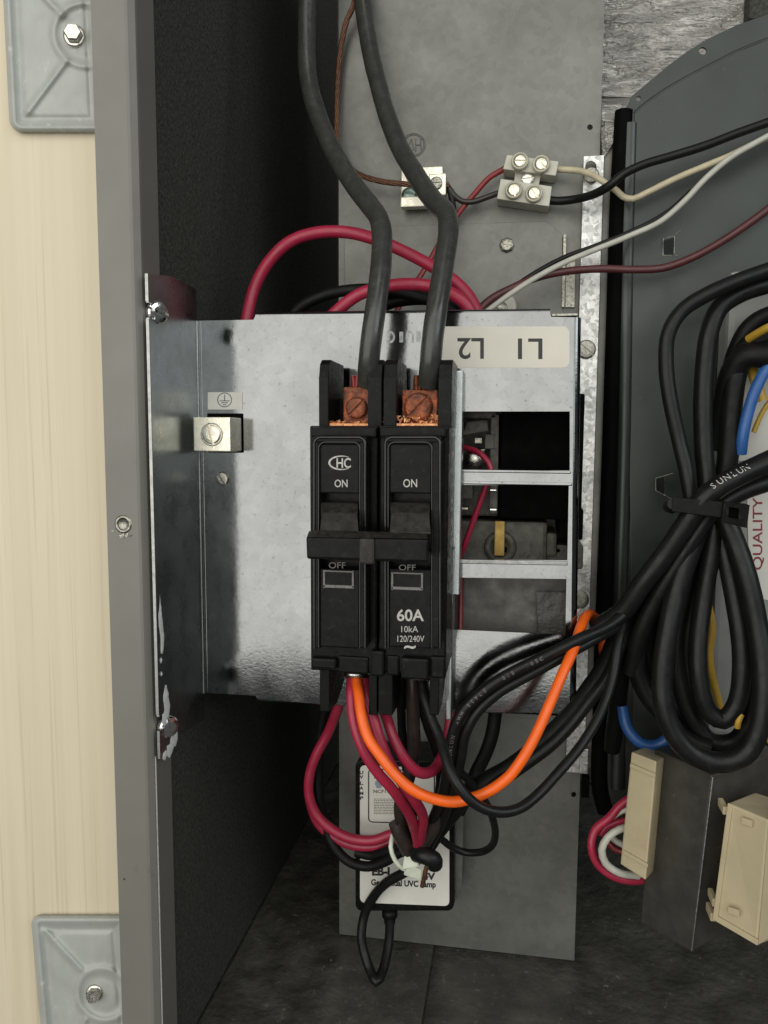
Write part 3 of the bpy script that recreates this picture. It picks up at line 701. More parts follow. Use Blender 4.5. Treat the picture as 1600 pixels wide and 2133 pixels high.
# ================================================================ FOIL, BLOWER
bb = bmesh.new(); g = []; nx, ny = 110, 70
import mathutils.noise as mn
for j in range(ny + 1):
    for i in range(nx + 1):
        p = W(1225 + 460 * i / nx, -120 + 322 * j / ny, 112)
        h = mn.fractal(Vector((p.x * 70, p.z * 260, 3.1)), 1.0, 2.0, 4) * .0016 + mn.fractal(Vector((p.x * 20, p.z * 60, 9)), 1, 2, 2) * .003
        g.append(bb.verts.new((p.x, .112 + h, p.z)))
for j in range(ny):
    for i in range(nx):
        q = j * (nx + 1) + i; bb.faces.new((g[q], g[q + nx + 1], g[q + nx + 2], g[q + 1]))
r_ = bmesh.ops.extrude_face_region(bb, geom=bb.faces[:]); bmesh.ops.translate(bb, verts=[v for v in r_['geom'] if isinstance(v, bmesh.types.BMVert)], vec=(0, .006, 0))
fo = MB().bm(bb, False).build('foil_lining', 'foil'); tag(fo, 'wrinkled silver foil lining above the dark blower housing, top right', 'foil lining')
fo2 = MB().hexa([W(1235, 206, 108), W(1345, 204, 108), W(1330, 262, 108), W(1235, 262, 108), W(1235, 206, 120), W(1345, 204, 120), W(1330, 262, 120), W(1235, 262, 120)], 1.2).build('foil_strip', 'foil')
tag(fo2, 'short dark foil-faced strip just below the wrinkled foil lining', 'foil strip')
vd = MB().box(1562, -40, 1700, 34, 100, 111, 1).build('foam_block', 'insul'); tag(vd, 'small black foam block at the top right corner over the foil', 'foam block')

bl = thing('blower_housing', 'dark grey scroll-shaped blower housing with arched top on the right', 'blower housing', W(1450, 1700, 62))
arc = [(1300, 232), (1316, 200), (1345, 176), (1385, 142), (1430, 108), (1480, 78), (1535, 52), (1600, 30), (1680, 8), (1790, -10)]
outl = arc + [(1790, 1720), (1330, 1730), (1300, 1715), (1262, 1690), (1250, 1640)]
left = [(1252, 1500), (1258, 1300), (1270, 1000), (1280, 700), (1290, 400)]
holesb = [circ(1464, 106, 8, 12), circ(1330, 205, 5.5, 12)]
MB().plate(P3(outl + left, 60), [P3(h, 60) for h in holesb], (0, .0012, 0)).build('side_plate', 'blower', bl)
# pressed step that follows the arch
ins = [(1322, 236), (1345, 216), (1385, 188), (1430, 162), (1480, 136), (1535, 108), (1600, 82), (1700, 55), (1790, 40)]
MB().tube(spline(P3(ins, 60.1)), .9, 8).build('pressed_step', 'blower', bl)
flat([(x, y) for x, y in ins] + [(1788, 1700), (1320, 1700), (1312, 1000)], 58.6, 59.9, .3).build('raised_panel', 'blower', bl)
MB().tube(spline(P3([(1300, 232), (1290, 400), (1280, 700), (1270, 1000), (1258, 1300), (1252, 1500), (1250, 1640), (1262, 1690)], 61.5)), 4.2, 12).build('rolled_edge', 'void', bl)  # tube coloured black to stand for the shaded gap beside the strip
MB().tube(spline(P3([(1312, 260), (1306, 500), (1300, 900), (1290, 1300), (1286, 1640)], 61)), 3.8, 14).build('rolled_edge', 'blower', bl)
# the volute wall behind the plate
b = MB(); b.prism(P3([(1316, 230), (1345, 206), (1385, 176), (1430, 146), (1480, 118), (1535, 92), (1600, 68), (1600, 80), (1535, 104), (1480, 130), (1430, 158), (1385, 188), (1345, 218), (1320, 240)], 62), (0, .045, 0)); b.build('volute_wall', 'blower', bl)
# louvre tabs
for tabn, pts in (('louvre_tab', [(1382, 497, 1402, 492), (1402, 492, 1418, 480), (1382, 497, 1381, 532), (1381, 532, 1414, 532), (1405, 492, 1404, 530)]),
                  ('louvre_tab', [(1366, 996, 1402, 986), (1366, 996, 1366, 1022), (1366, 1022, 1400, 1040), (1385, 992, 1385, 1032)])):
    b = MB()
    for q in pts: b.tube([W(q[0], q[1], 58.5), W(q[2], q[3], 58.5)], .2, 6)
    b.build(tabn, 'darkscrew', bl)
MB().hexa([W(1384, 500, 55.8), W(1404, 495, 55.8), W(1403, 530, 58.4), W(1384, 530, 58.4), W(1384, 500, 58.7), W(1404, 495, 58.7), W(1403, 530, 58.7), W(1384, 530, 58.7)], .1).build('louvre_face', 'blower', bl)
MB().hexa([W(1368, 998, 55.8), W(1385, 993, 55.8), W(1385, 1030, 58.4), W(1368, 1021, 58.4), W(1368, 998, 58.7), W(1385, 993, 58.7), W(1385, 1030, 58.7), W(1368, 1021, 58.7)], .1).build('louvre_face', 'blower', bl)

# motor module with the quality sticker
mo = thing('motor_module', 'grey module case with white sticker behind the cable bundle at right edge', 'control module', W(1600, 1500, 40))
MB().box(1497, 560, 1760, 1545, 40, 57, 3).build('module_case', 'module', mo)
sk = flat([(1556, 1020), (1720, 1010), (1720, 1262), (1598, 1250), (1572, 1243), (1560, 1170)], 39.7, 39.95).build('sticker', 'greylabel', mo)
text_mb('QUALITY', 1568, 1036, 1592, 1187, 39.6, 1, .01).build('lettering', 'redink', sk)
wh = flat([(1538, 700), (1760, 690), (1760, 960), (1538, 960)], 39.7, 39.95).build('pale_plate', 'greylabel', mo)

# ================================================================ INSIDE THE BOX
ct = thing('contactor', 'black square contactor body seen through the top right window', 'contactor', W(1120, 1090, 30))
b = MB().box(1042, 820, 1215, 1082, 22, 58, 1); b.box(1165, 1060, 1215, 1125, 24, 58, 1); b.build('contactor_body', 'void', ct)
rb = thing('sensor_socket', 'dusty beige relay base with brass tab behind the middle window', 'relay', W(1080, 1160, 30))
b = MB().box(948, 1085, 1140, 1185, 28, 58, 2); b.box(1130, 1110, 1160, 1160, 30, 58, 1.5); b.box(1120, 1135, 1215, 1185, 33, 58, 1); b.build('relay_body', 'relay', rb)
MB().lathe(W(1042, 1140, 27.5), TOV, [(7.5, 0), (7.2, 1.0), (4.5, 1.3), (4.3, .6)], 26).build('tab_socket', 'relay', rb)
MB().box(1030, 1086, 1051, 1158, 23, 27.4, .4).build('brass_tab', 'yellowtab', rb)
MB().box(1050, 1140, 1056, 1150, 25.5, 27.4, .3).build('vent_slot', 'void', rb)
b = MB(); 
for k in range(5): b.box(1128 + k * 8, 1144 + (k % 2) * 2, 1134 + k * 8, 1150 + (k % 2) * 2, 31.6, 33, .2)
b.build('moulded_mark', 'void', rb)
rc = thing('fan_relay', 'small dusty metal relay with screw terminal left of the black contactor', 'relay', W(990, 1070, 20))
b = MB(); b.box(938, 858, 1040, 1075, 34, 58, 1); b.build('relay_back', 'relay', rc)
b = MB(); b.box(1020, 862, 1038, 1070, 22, 34, .6); b.box(955, 856, 1034, 872, 22, 34, .6); b.build('relay_cage', 'relay', rc)
MB().hexa([W(972, 878, 20), W(1016, 874, 20), W(1018, 898, 20), W(962, 908, 20), W(972, 878, 33), W(1016, 874, 33), W(1018, 898, 33), W(962, 908, 33)], .5).build('relay_coil', 'relay', rc)
MB().box(988, 912, 1004, 924, 18, 33, .4).build('spade_terminal', 'darkscrew', rc)
MB().box(1010, 905, 1030, 935, 21, 33, .4).build('contact_block', 'relay', rc)
MB().lathe(W(988, 955, 20), TOV, [(5, -10), (5, 0), (3.5, 1.6), (1.6, 2.0)], 10, True).build('terminal_screw', 'screw', rc)
MB().hexa([W(960, 940, 22), W(1012, 935, 22), W(1000, 975, 24), W(975, 975, 24), W(960, 940, 33), W(1012, 935, 33), W(1000, 975, 33), W(975, 975, 33)], .5).build('terminal_plate', 'darkscrew', rc)
MB().box(1020, 1019, 1035, 1023, 18, 30, .3).build('spade_terminal', 'screwbright', rc)
MB().box(1020, 1060, 1035, 1064, 18, 30, .3).build('spade_terminal', 'screwbright', rc)
MB().box(931, 1017, 940, 1020, 4, 20, .3).build('spade_terminal', 'screwbright', rc)
MB().box(955, 1057, 975, 1062, 18, 30, .3).build('spade_terminal', 'lug', rc)
MB().box(958, 1012, 985, 1040, 24, 33, .6).build('contact_block', 'relay', rc)
MB().hexa([W(925, 1192, 30), W(1196, 1196, 30), W(1194, 1340, 24), W(925, 1336, 24), W(925, 1192, 31), W(1196, 1196, 31), W(1194, 1340, 25), W(925, 1336, 25)], .2).build('added_back_plate', 'core', bx)  # added plate, catches light where the panel behind lies in shade
lp = MB().hexa([W(1116, 1232, 21), W(1190, 1234, 21), W(1190, 1330, 19), W(1122, 1328, 19), W(1116, 1232, 23.5), W(1190, 1234, 23.5), W(1190, 1330, 22), W(1122, 1328, 22)], .3).build('access_cover', 'floor')
tag(lp, 'dark rectangular cover behind the lowest window of the galvanised box', 'cover')

wire('relay_wire', 'thin crimson wire slanting down behind the middle box window', 'wire', [(960, 930, 20), (1000, 945, 14), (1022, 975, 12), (1012, 1015, 12), (988, 1080, 14), (962, 1150, 18), (950, 1180, 26)], 1.35, 'magenta')
wire('relay_wire', 'dim dark red wire hanging behind the lowest box window', 'wire', [(962, 1175, 24), (960, 1250, 22), (958, 1320, 18), (955, 1360, 16)], 1.1, 'red')

# ================================================================ TERMINAL BLOCK, PANEL LUG
tb = thing('terminal_block', 'cream four-screw terminal block on the zinc panel, upper right of cables', 'terminal block', W(1100, 400, 68))
def tblock(x0, y0, x1, y1, dx, name):
    p = [(x0, y0), (x1, y0 + dx), (x1 - 6, y1 + dx), (x0 - 8, y1)]
    return MB().prism(P3(p, 57), (0, .0120, 0), .5).build('block_body', 'terminal', tb)
tblock(1056, 322, 1164, 352, 14, ''); tblock(1043, 372, 1150, 414, 16, '')
MB().prism(P3([(1075, 345), (1130, 352), (1120, 395), (1070, 385)], 61), (0, .008, 0), .3).build('block_bridge', 'terminal', tb)
for (x, y, a) in ((1083, 336, 85), (1127, 342, 40), (1070, 396, 10), (1112, 403, 45)):
    MB().lathe(W(x, y + 3, 57.4), TOV, [(17 * mmpp(57), -1), (17 * mmpp(57), 2.6), (15.5 * mmpp(57), 3.2), (12.6 * mmpp(57), 3.2), (12.2 * mmpp(57), 1.0)], 28).build('screw_collar', 'collar', tb)
    MB().slotted(W(x + 1, y + 1, 56.0), TOV, 11.8 * mmpp(57), 1.9, a, .26, .75).build('clamp_screw', 'lug', tb)
MB().slotted(W(1099, 373, 60), TOV, 2.9, 1.4, 95, .18, .5).build('fixing_screw', 'screw', tb)

pl = thing('panel_lug', 'small metal grounding lug with slotted screws half hidden behind the right cable', 'ground lug', W(880, 430, 68))
MB().hexa([W(836, 350, 66), W(922, 346, 66), W(925, 422, 66), W(834, 426, 66), W(836, 350, 69.6), W(922, 346, 69.6), W(925, 422, 69.6), W(834, 426, 69.6)], .5).build('lug_base', 'lug', pl)
MB().box(893, 361, 929, 407, 54, 65.9, .6).build('lug_block', 'lug', pl)
MB().slotted(W(909, 382, 54), TOV, 3.0, 1.2, 90, .2, .5).build('lug_screw', 'darkscrew', pl)
MB().lathe(W(853, 408, 65.8), TOV, [(4.0, 0), (3.8, 1.5), (2.4, 2.2)], 18).build('green_screw', 'greendot', pl)
MB().box(834, 408, 900, 430, 60, 65.9, .6).build('lug_clamp', 'lug', pl)

# ================================================================ WIRES, UPPER PART
feed = 'heavy black supply cables into the top of the breaker'
wire('supply_cable', 'thick black supply cable entering the left pole from above', 'cable',
     [(641, -30, 42), (639, 60, 40), (640, 140, 37), (650, 200, 33), (672, 265, 27), (705, 335, 18), (745, 395, 6), (775, 434, -4), (789, 455, -9), (795, 485, -14), (794, 540, -21), (788, 600, -27), (780, 660, -31), (773, 715, -32), (768, 765, -30), (766, 800, -26)], 4.15, 'cable', feed, 20)
wire('supply_cable', 'thick black supply cable entering the right pole, crossing the panel lug', 'cable',
     [(752, -30, 58), (760, 40, 55), (772, 110, 50), (788, 175, 44), (806, 240, 37), (832, 305, 28), (868, 368, 15), (905, 420, 2), (930, 446, -6), (934, 480, -12), (927, 530, -18), (918, 590, -24), (909, 650, -29), (901, 705, -31), (896, 760, -30), (892, 800, -26)], 4.15, 'cable', feed, 20)
MB_c = MB()
core = course([(752, -200, 60), (742, -20, 62), (737, 10, 62), (722, 45, 63), (712, 90, 64), (705, 150, 64), (702, 230, 64), (703, 295, 64), (714, 330, 63), (742, 360, 61), (790, 377, 59), (840, 383, 58), (880, 386, 58), (935, 386, 58)], .0014)
for k in range(6):
    hel = []
    for i, p in enumerate(core):
        t = (core[min(i + 1, len(core) - 1)] - core[max(i - 1, 0)]).normalized(); u = t.cross(Vector((0, 1, 0))).normalized(); q = t.cross(u)
        a = i * .28 + k * math.pi / 3; hel.append(p + (u * math.cos(a) + q * math.sin(a)) * .00085)
    MB_c.tube(hel, .55, 7)
tag(MB_c.build('ground_conductor', 'strand'), 'bare twisted brown copper conductor curving down to the panel lug', 'wire')
for c, x in ((0, 745), (1, 876)):
    b = MB()
    for k in range(9):
        xx = x + (k % 3 - 1) * 9; yy = 0
        b.tube([W(xx, 782, -25 + (k // 3) * 2), W(xx + random.uniform(-3, 3), 815, -24 + (k // 3) * 2)], 1.0, 7)
    o = b.build('bare_conductor', 'red' if c == 0 else 'copper'); tag(o, 'stripped reddish strands under the left supply cable' if c == 0 else 'stripped copper strands under the right supply cable', 'wire strands')
mg = 'magenta power wires'
wire('power_wire', 'magenta wire making the tall arch above the top left of the box', 'wire', [(508, 700, 16), (516, 655, 17), (530, 600, 19), (560, 545, 20), (605, 503, 20), (660, 485, 20), (720, 484, 21), (780, 498, 22), (845, 525, 24), (905, 558, 26), (955, 592, 27), (985, 630, 26), (1005, 690, 24)], 2.75, 'magenta', mg)
wire('power_wire', 'magenta wire making the low arch behind both supply cables', 'wire', [(650, 700, 12), (700, 650, 13), (745, 615, 13), (800, 597, 13), (860, 592, 13), (920, 602, 14), (965, 628, 15), (985, 660, 16), (995, 700, 18)], 2.75, 'magenta', mg)
wire('black_wire', 'textured black wire arching low behind the left supply cable', 'wire', [(590, 690, 26), (620, 645, 26), (670, 617, 26), (730, 604, 27), (800, 604, 28), (860, 615, 29), (930, 640, 29), (970, 690, 29)], 2.7, 'wiredark')
wire('black_wire', 'black wire under the low magenta arch between the supply cables', 'wire', [(740, 690, 34), (790, 640, 34), (850, 622, 34), (910, 624, 34), (960, 640, 34), (1000, 690, 34)], 3.2, 'wiredark')
wire('control_wire', 'thin brick red wire from the terminal block passing behind the right cable', 'wire', [(1060, 345, 62), (1046, 354, 62), (1018, 371, 62), (992, 400, 62), (962, 436, 62), (930, 480, 60), (905, 525, 60), (882, 565, 58), (855, 605, 55), (828, 645, 50), (810, 690, 46)], 1.35, 'red')
wire('control_wire', 'short brown-black wire drooping between panel lug and terminal block', 'wire', [(915, 376, 60), (932, 388, 60), (944, 405, 60), (962, 419, 61), (985, 420, 61), (1012, 411, 61), (1045, 399, 62)], 1.4, 'wirebrown')
wire('control_wire', 'black stub hanging from the panel lug beside the right cable bend', 'wire', [(926, 384, 60), (936, 395, 60), (942, 415, 60), (946, 450, 58)], 1.5, 'wireblack')
wire('control_wire', 'black wire sweeping from the terminal block up to the right edge', 'wire', [(1130, 414, 62), (1160, 419, 62), (1200, 415, 58), (1240, 404, 50), (1272, 385, 44), (1300, 362, 42), (1340, 343, 42), (1400, 325, 42), (1470, 303, 42), (1540, 276, 42), (1640, 240, 42)], 1.95, 'wireblack')
wire('control_wire', 'cream wire dipping over the mounting strip right of the terminal block', 'wire', [(1140, 352, 61), (1175, 354, 61), (1210, 357, 58), (1240, 368, 54), (1265, 384, 52), (1285, 398, 52), (1298, 410, 51), (1318, 414, 50), (1345, 402, 49), (1400, 375, 48), (1460, 350, 47), (1520, 325, 46), (1570, 300, 45), (1640, 270, 44)], 1.45, 'cream')
wire('control_wire', 'white woven wire running diagonally to the upper right edge', 'wire', [(1000, 660, 30), (1060, 615, 34), (1120, 576, 38), (1180, 545, 42), (1240, 520, 44), (1310, 492, 44), (1375, 462, 43), (1425, 420, 42), (1470, 372, 41), (1520, 330, 40), (1570, 300, 40), (1640, 262, 40)], 1.3, 'white')
wire('control_wire', 'thin black wire lying along the upper side of the white wire', 'wire', [(990, 652, 32), (1050, 612, 36), (1110, 572, 40), (1175, 536, 44), (1240, 512, 46), (1310, 484, 46), (1360, 461, 46), (1400, 435, 46), (1440, 398, 46)], 1.1, 'wireblack')
wire('control_wire', 'maroon wire running from the box top to the right edge', 'wire', [(985, 660, 28), (1020, 625, 32), (1070, 598, 36), (1120, 578, 40), (1180, 565, 44), (1250, 560, 46), (1320, 562, 46), (1380, 558, 45), (1440, 537, 44), (1500, 505, 43), (1560, 465, 42), (1640, 405, 42)], 1.75, 'maroon')

# ================================================================ WIRES, LOWER PART
orr = 2.15
_, oc = wire('orange_wire', 'bright orange wire hanging from the left pole and looping up to the right', 'wire',
     [(742, 1412, -24), (746, 1440, -30), (752, 1487, -36), (767, 1537, -40), (792, 1575, -42), (822, 1613, -43), (860, 1645, -43), (902, 1663, -42), (945, 1670, -41), (985, 1662, -40), (1020, 1647, -39), (1060, 1617, -37), (1090, 1577, -35), (1117, 1530, -32), (1141, 1477, -28), (1168, 1412, -22), (1192, 1358, -14), (1208, 1312, -4), (1222, 1282, 10), (1236, 1284, 24), (1258, 1305, 34)], orr, 'orange')
wire('power_wire', 'magenta wire from the left pole along the left side of the orange wire', 'wire', [(733, 1410, -22), (732, 1440, -27), (737, 1500, -32), (757, 1562, -34), (785, 1607, -33), (816, 1643, -30), (837, 1672, -24), (855, 1702, -14), (866, 1735, 0), (872, 1775, 12)], 2.2, 'magenta', mg)
wire('power_wire', 'magenta wire hanging straight down right of the orange wire', 'wire', [(757, 1405, -20), (762, 1440, -24), (777, 1490, -28), (790, 1537, -30), (810, 1585, -30), (835, 1625, -28), (862, 1665, -22), (880, 1698, -12), (878, 1735, 0), (874, 1775, 14)], 2.3, 'magenta', mg)
wire('power_wire', 'magenta wire making the small U loop under the breaker', 'wire', [(785, 1420, -6), (795, 1465, -14), (806, 1495, -20), (821, 1540, -24), (845, 1583, -25), (874, 1609, -22), (902, 1605, -14), (921, 1575, -4), (932, 1537, 4), (939, 1490, 8), (942, 1430, 10)], 2.3, 'magenta', mg)
for dy, Yo, lab, nm in ((0, 30, 'magenta wire sweeping round the dark lower left to the tied bundle, upper strand', 0), (13, 36, 'magenta wire sweeping round the dark lower left to the tied bundle, lower strand', 1)):
    wire('power_wire', lab, 'wire', [(722, 1420, Yo - 10), (704, 1475, Yo - 6), (684, 1525, Yo), (660, 1570, Yo), (646, 1610, Yo), (644, 1655, Yo), (662, 1700 + dy, Yo), (697, 1731 + dy, Yo), (736, 1748 + dy, Yo), (780, 1750 + dy, Yo), (818, 1737 + dy, Yo), (850, 1735 + dy, Yo)], 2.5, 'magenta', mg)
wire('black_wire', 'black wire curving under the magenta sweep into the tie', 'wire', [(690, 1440, 30), (672, 1500, 34), (664, 1580, 36), (664, 1660, 36), (680, 1730, 36), (702, 1772, 34), (729, 1796, 32), (768, 1805, 30), (804, 1793, 28), (830, 1777, 26), (860, 1765, 24)], 2.5, 'wiredark')
wire('black_wire', 'short black wire bridging above the sweep end left of the tie', 'wire', [(742, 1775, 36), (775, 1782, 34), (810, 1772, 30), (850, 1760, 26)], 2.4, 'wiredark')
wire('black_wire', 'brown-black wire dropping straight from the right pole to the tie', 'wire', [(858, 1400, -16), (860, 1440, -16), (861, 1500, -14), (862, 1570, -10), (850, 1625, -4), (834, 1675, 4), (838, 1720, 12), (852, 1765, 18)], 2.9, 'wirebrown')
wire('black_wire', 'black wire beside the brown-black one under the right pole', 'wire', [(838, 1405, -10), (836, 1450, -8), (838, 1520, -2), (846, 1600, 4), (858, 1680, 8), (866, 1760, 18)], 2.0, 'wiredark')
pc, pcourse = wire('printed_cable', 'black cable with white printing arching left over the lower box corner', 'cable',
     [(1320, 1262, 6), (1272, 1300, -2), (1200, 1335, -12), (1125, 1372, -18), (1050, 1410, -22), (997, 1447, -24), (958, 1492, -25), (940, 1545, -24), (935, 1590, -20), (925, 1645, -12), (905, 1700, 0), (885, 1750, 12), (870, 1785, 20)], 2.45, 'wireblack')
wire('black_cable', 'glossy black cable lying along the underside of the printed cable', 'cable',
     [(1300, 1300, 8), (1240, 1330, -4), (1165, 1372, -12), (1095, 1410, -17), (1035, 1445, -20), (992, 1485, -22), (968, 1530, -22), (958, 1585, -19), (945, 1640, -12), (925, 1700, 0), (900, 1750, 10), (880, 1785, 18)], 2.3, 'wireblack')
wire('black_cable', 'thick black cable running behind the orange loop to the tie', 'cable',
     [(1310, 1260, 24), (1285, 1330, 16), (1262, 1385, 10), (1226, 1440, 4), (1188, 1490, 0), (1150, 1530, -2), (1110, 1565, -2), (1062, 1600, -2), (1012, 1628, 0), (975, 1655, 4), (935, 1700, 10), (900, 1745, 16), (880, 1780, 22)], 4.2, 'wiredark')
wire('black_cable', 'second thick black cable lying just under the first one right of the strip', 'cable',
     [(1320, 1290, 20), (1290, 1350, 10), (1266, 1410, 2), (1225, 1465, -3), (1185, 1515, -6), (1145, 1555, -8), (1095, 1592, -8), (1050, 1622, -6), (1000, 1645, 0)], 2.6, 'wireblack')
wire('black_wire', 'slim glossy black wire from the right pole making the wide lower loop', 'wire',
     [(876, 1408, -20), (882, 1440, -26), (897, 1490, -32), (918, 1540, -38), (930, 1584, -44), (945, 1620, -48), (969, 1656, -49), (1000, 1681, -48), (1040, 1692, -46), (1080, 1684, -42), (1120, 1655, -36), (1165, 1608, -30), (1212, 1550, -22), (1250, 1485, -14), (1276, 1410, -6), (1288, 1340, 0), (1300, 1290, 8)], 2.05, 'wireblack')
wire('black_wire', 'thin black wire forming the small loop right of the tied bundle', 'wire',
     [(945, 1588, -12), (956, 1606, -10), (984, 1632, -4), (1007, 1662, 4), (1025, 1700, 14), (1032, 1735, 22), (1024, 1762, 28), (1000, 1775, 32), (966, 1775, 34), (938, 1763, 32), (912, 1744, 28), (890, 1740, 26)], 1.75, 'wireblack')
wire('black_cable', 'short matt black cable dropping below the box bottom edge', 'cable', [(1034, 1440, 30), (1031, 1490, 30), (1025, 1530, 28), (1011, 1572, 26), (993, 1608, 24), (978, 1645, 20), (955, 1690, 20)], 3.2, 'wiredark')
wire('black_wire', 'thin dark wire under the right pole next to its barrier', 'wire', [(868, 1408, -14), (872, 1450, -12), (888, 1510, -8), (905, 1560, -2), (915, 1620, 4), (905, 1700, 12)], 1.6, 'wiredark')
# cable printing
def print_on(course_pts, r, txt, i0, i1, parent, size=.0030, side=0.0, mname='printdim'):
    n = len(txt); b = MB()
    for k, ch in enumerate(txt):
        if ch == ' ': continue
        t = i0 + (i1 - i0) * k / max(1, n - 1); i = max(1, min(len(course_pts) - 2, int(t))); fr_ = t - int(t)
        p = course_pts[i].lerp(course_pts[i + 1], fr_); T = (course_pts[i + 1] - course_pts[i - 1]).normalized()
        if i1 < i0: T = -T
        view = (CAM - p); nrm = (view - T * view.dot(T)).normalized(); up = nrm.cross(T)
        nrm2 = (nrm + up * side).normalized(); up2 = nrm2.cross(T)
        cu = bpy.data.curves.new('t', 'FONT'); cu.body = ch; cu.size = size; cu.resolution_u = 2; cu.align_x = 'CENTER'; cu.align_y = 'CENTER'; cu.extrude = 0
        ob = bpy.data.objects.new('t', cu); COL.objects.link(ob)
        me = bpy.data.meshes.new_from_object(ob.evaluated_get(bpy.context.evaluated_depsgraph_get()))
        base_ = p + nrm2 * (r * .001 + .00004)
        b.add([base_ + T * v.co.x + up2 * v.co.y - nrm2 * ((v.co.y ** 2) / (2 * r * .001)) for v in me.vertices], [list(q.vertices) for q in me.polygons])
        bpy.data.objects.remove(ob); bpy.data.meshes.remove(me); bpy.data.curves.remove(cu)
    return b
# printing reads up the cable from its lower left
def idx(px, py, cpts):
    return min(range(len(cpts)), key=lambda i: (cpts[i] - W(px, py, (cpts[i].y) * 1000)).length)
ia, ib = idx(942, 1570, pcourse), idx(1130, 1370, pcourse)
bp = print_on(pcourse, 2.45, 'SUNLUN  AWM STYLE  1015  105C', ia, ib, pc, .0022, -.15)
o = bp.build('cable_printing', 'printdim', pc)

# lamp ballast
ub = thing('lamp_ballast', 'black-rimmed UV lamp ballast with pale label on the lower zinc panel', 'lamp ballast', W(845, 1900, 60))
MB().prism(P3(rrect(740, 1584, 946, 1898, 14), 44), (0, .025, 0), .8).build('ballast_case', 'plastic', ub)
MB().prism(P3([(946, 1700), (966, 1695), (962, 1850), (946, 1885)], 52), (0, .017, 0), .5).build('ballast_side', 'panel', ub)
ul = flat([(x, y + (x - 750) * .04) for x, y in rrect(750, 1594, 936, 1880, 10)], 43.6, 43.95).build('ballast_label', 'greylabel', ub)
for ch, y in zip('UVLAMP', (1606, 1615, 1628, 1638, 1649, 1659)):
    text_mb(ch, 749, y, 757, y + 7, 43.5, 0, .04).build('lettering', 'ink', ul)
b = MB(); rr_ = rrect(768, 1602, 905, 1712, 8) ; ro = [W(x, y + (x - 768) * .03, 43.5) for x, y in rr_]; b.tube(ro + [ro[0]], .3, 6); b.build('label_border', 'ink', ul)
b = MB()
for k in range(9):
    wdt = 34 - abs(k - 3) * 3; b.prism(P3([(789 - wdt * .25, 1626 + k * 1.8), (789 + wdt * .28, 1626 + k * 1.8), (789 + wdt * .28, 1627 + k * 1.8), (789 - wdt * .25, 1627 + k * 1.8)], 43.5), (0, .00004, 0))
b.build('logo', 'blueink', ul)
b = MB(); b.prism(P3([(778, 1622), (784, 1614), (792, 1613), (799, 1622)], 43.5), (0, .00004, 0)); b.build('logo_top', 'redink', ul)
text_mb('NCF114-', 778, 1645, 820, 1652, 43.5, 0, .01).build('lettering', 'ink', ul)
b = MB()
for k in range(10):
    x = 779
    while x < 822:
        wd = random.uniform(2, 6); y = 1664 + k * 3.4; b.prism(P3([(x, y), (x + wd, y), (x + wd, y + 1.1), (x, y + 1.1)], 43.5), (0, .00004, 0)); x += wd + 1.2
b.build('fine_print', 'ink', ul)
text_mb('EB-I', 775, 1806, 812, 1824, 43.5, 0, .05).build('lettering', 'ink', ul)
text_mb('4V', 880, 1818, 907, 1833, 43.5, 0, .05).build('lettering', 'ink', ul)
text_mb('Germicidal UVC Lamp', 773, 1831, 908, 1848, 43.5, 0, .04, lean=5).build('lettering', 'ink', ul)
MB().lathe(W(812, 1900, 54), Vector((0, 0, -1)), [(4.2, -2), (4.2, 2), (3.2, 2.2), (3.0, 6)], 16).build('cable_gland', 'wiredark', ub)
wire('ballast_cable', 'black ballast cable hanging in a narrow loop below the label', 'cable',
     [(862, 1805, 28), (842, 1818, 30), (806, 1838, 34), (778, 1868, 40), (760, 1905, 42), (753, 1950, 39), (760, 1990, 36), (772, 2024, 32), (784, 2046, 27), (795, 2028, 32), (805, 1992, 39), (811, 1950, 46), (812, 1905, 54)], 2.45, 'wireblack')
# nylon tie with its head, and taped splice
tt = thing('cable_tie', 'white nylon tie with a blocky head gathering the lower wires', 'cable tie', W(860, 1810, 18))
MB().tube(course([(818, 1740, 14), (814, 1765, 10), (822, 1790, 10), (838, 1808, 12), (860, 1815, 16)]), 1.1, 8).build('tie_strap', 'tie', tt)
MB().hexa([W(842, 1782, 9), W(866, 1774, 9), W(874, 1806, 8), W(838, 1812, 8), W(842, 1782, 18), W(866, 1774, 18), W(874, 1806, 18), W(838, 1812, 18)], .8).build('tie_head', 'tie', tt)
MB().hexa([W(850, 1800, 8), W(880, 1812, 8), W(877, 1836, 10), W(840, 1822, 10), W(850, 1800, 15), W(880, 1812, 15), W(877, 1836, 15), W(840, 1822, 15)], .8).build('tie_tail', 'tie', tt)
b = MB(); b.tube(course([(868, 1778, 8), (885, 1782, 4), (903, 1790, 4), (905, 1800, 6)], .001), 3.9, 14); b.build('splice_cap', 'wireblack')
ob = bpy.data.objects['splice_cap']; tag(ob, 'stubby dark grey splice cap sticking out right of the white tie', 'splice cap')
wire('bare_wire_end', 'thin brown wire end pointing down below the splice cap', 'wire', [(892, 1795, 10), (886, 1815, 10), (882, 1835, 12), (879, 1846, 13)], 1.1, 'strand')
b = MB(); b.tube(course([(918, 1690, 2), (900, 1722, 4), (882, 1752, 8), (866, 1776, 12)], .0015), 3.8, 14)
tag(b.build('taped_splice', 'wirebrown'), 'brown-black taped cable end slanting into the white tie', 'taped splice')
b = MB(); b.tube(course([(826, 1712, 10), (836, 1740, 10), (850, 1768, 12), (866, 1790, 16)], .0015), 3.9, 14)
tag(b.build('taped_splice', 'wirebrown'), 'dark taped wires entering the white tie from the upper left', 'taped splice')

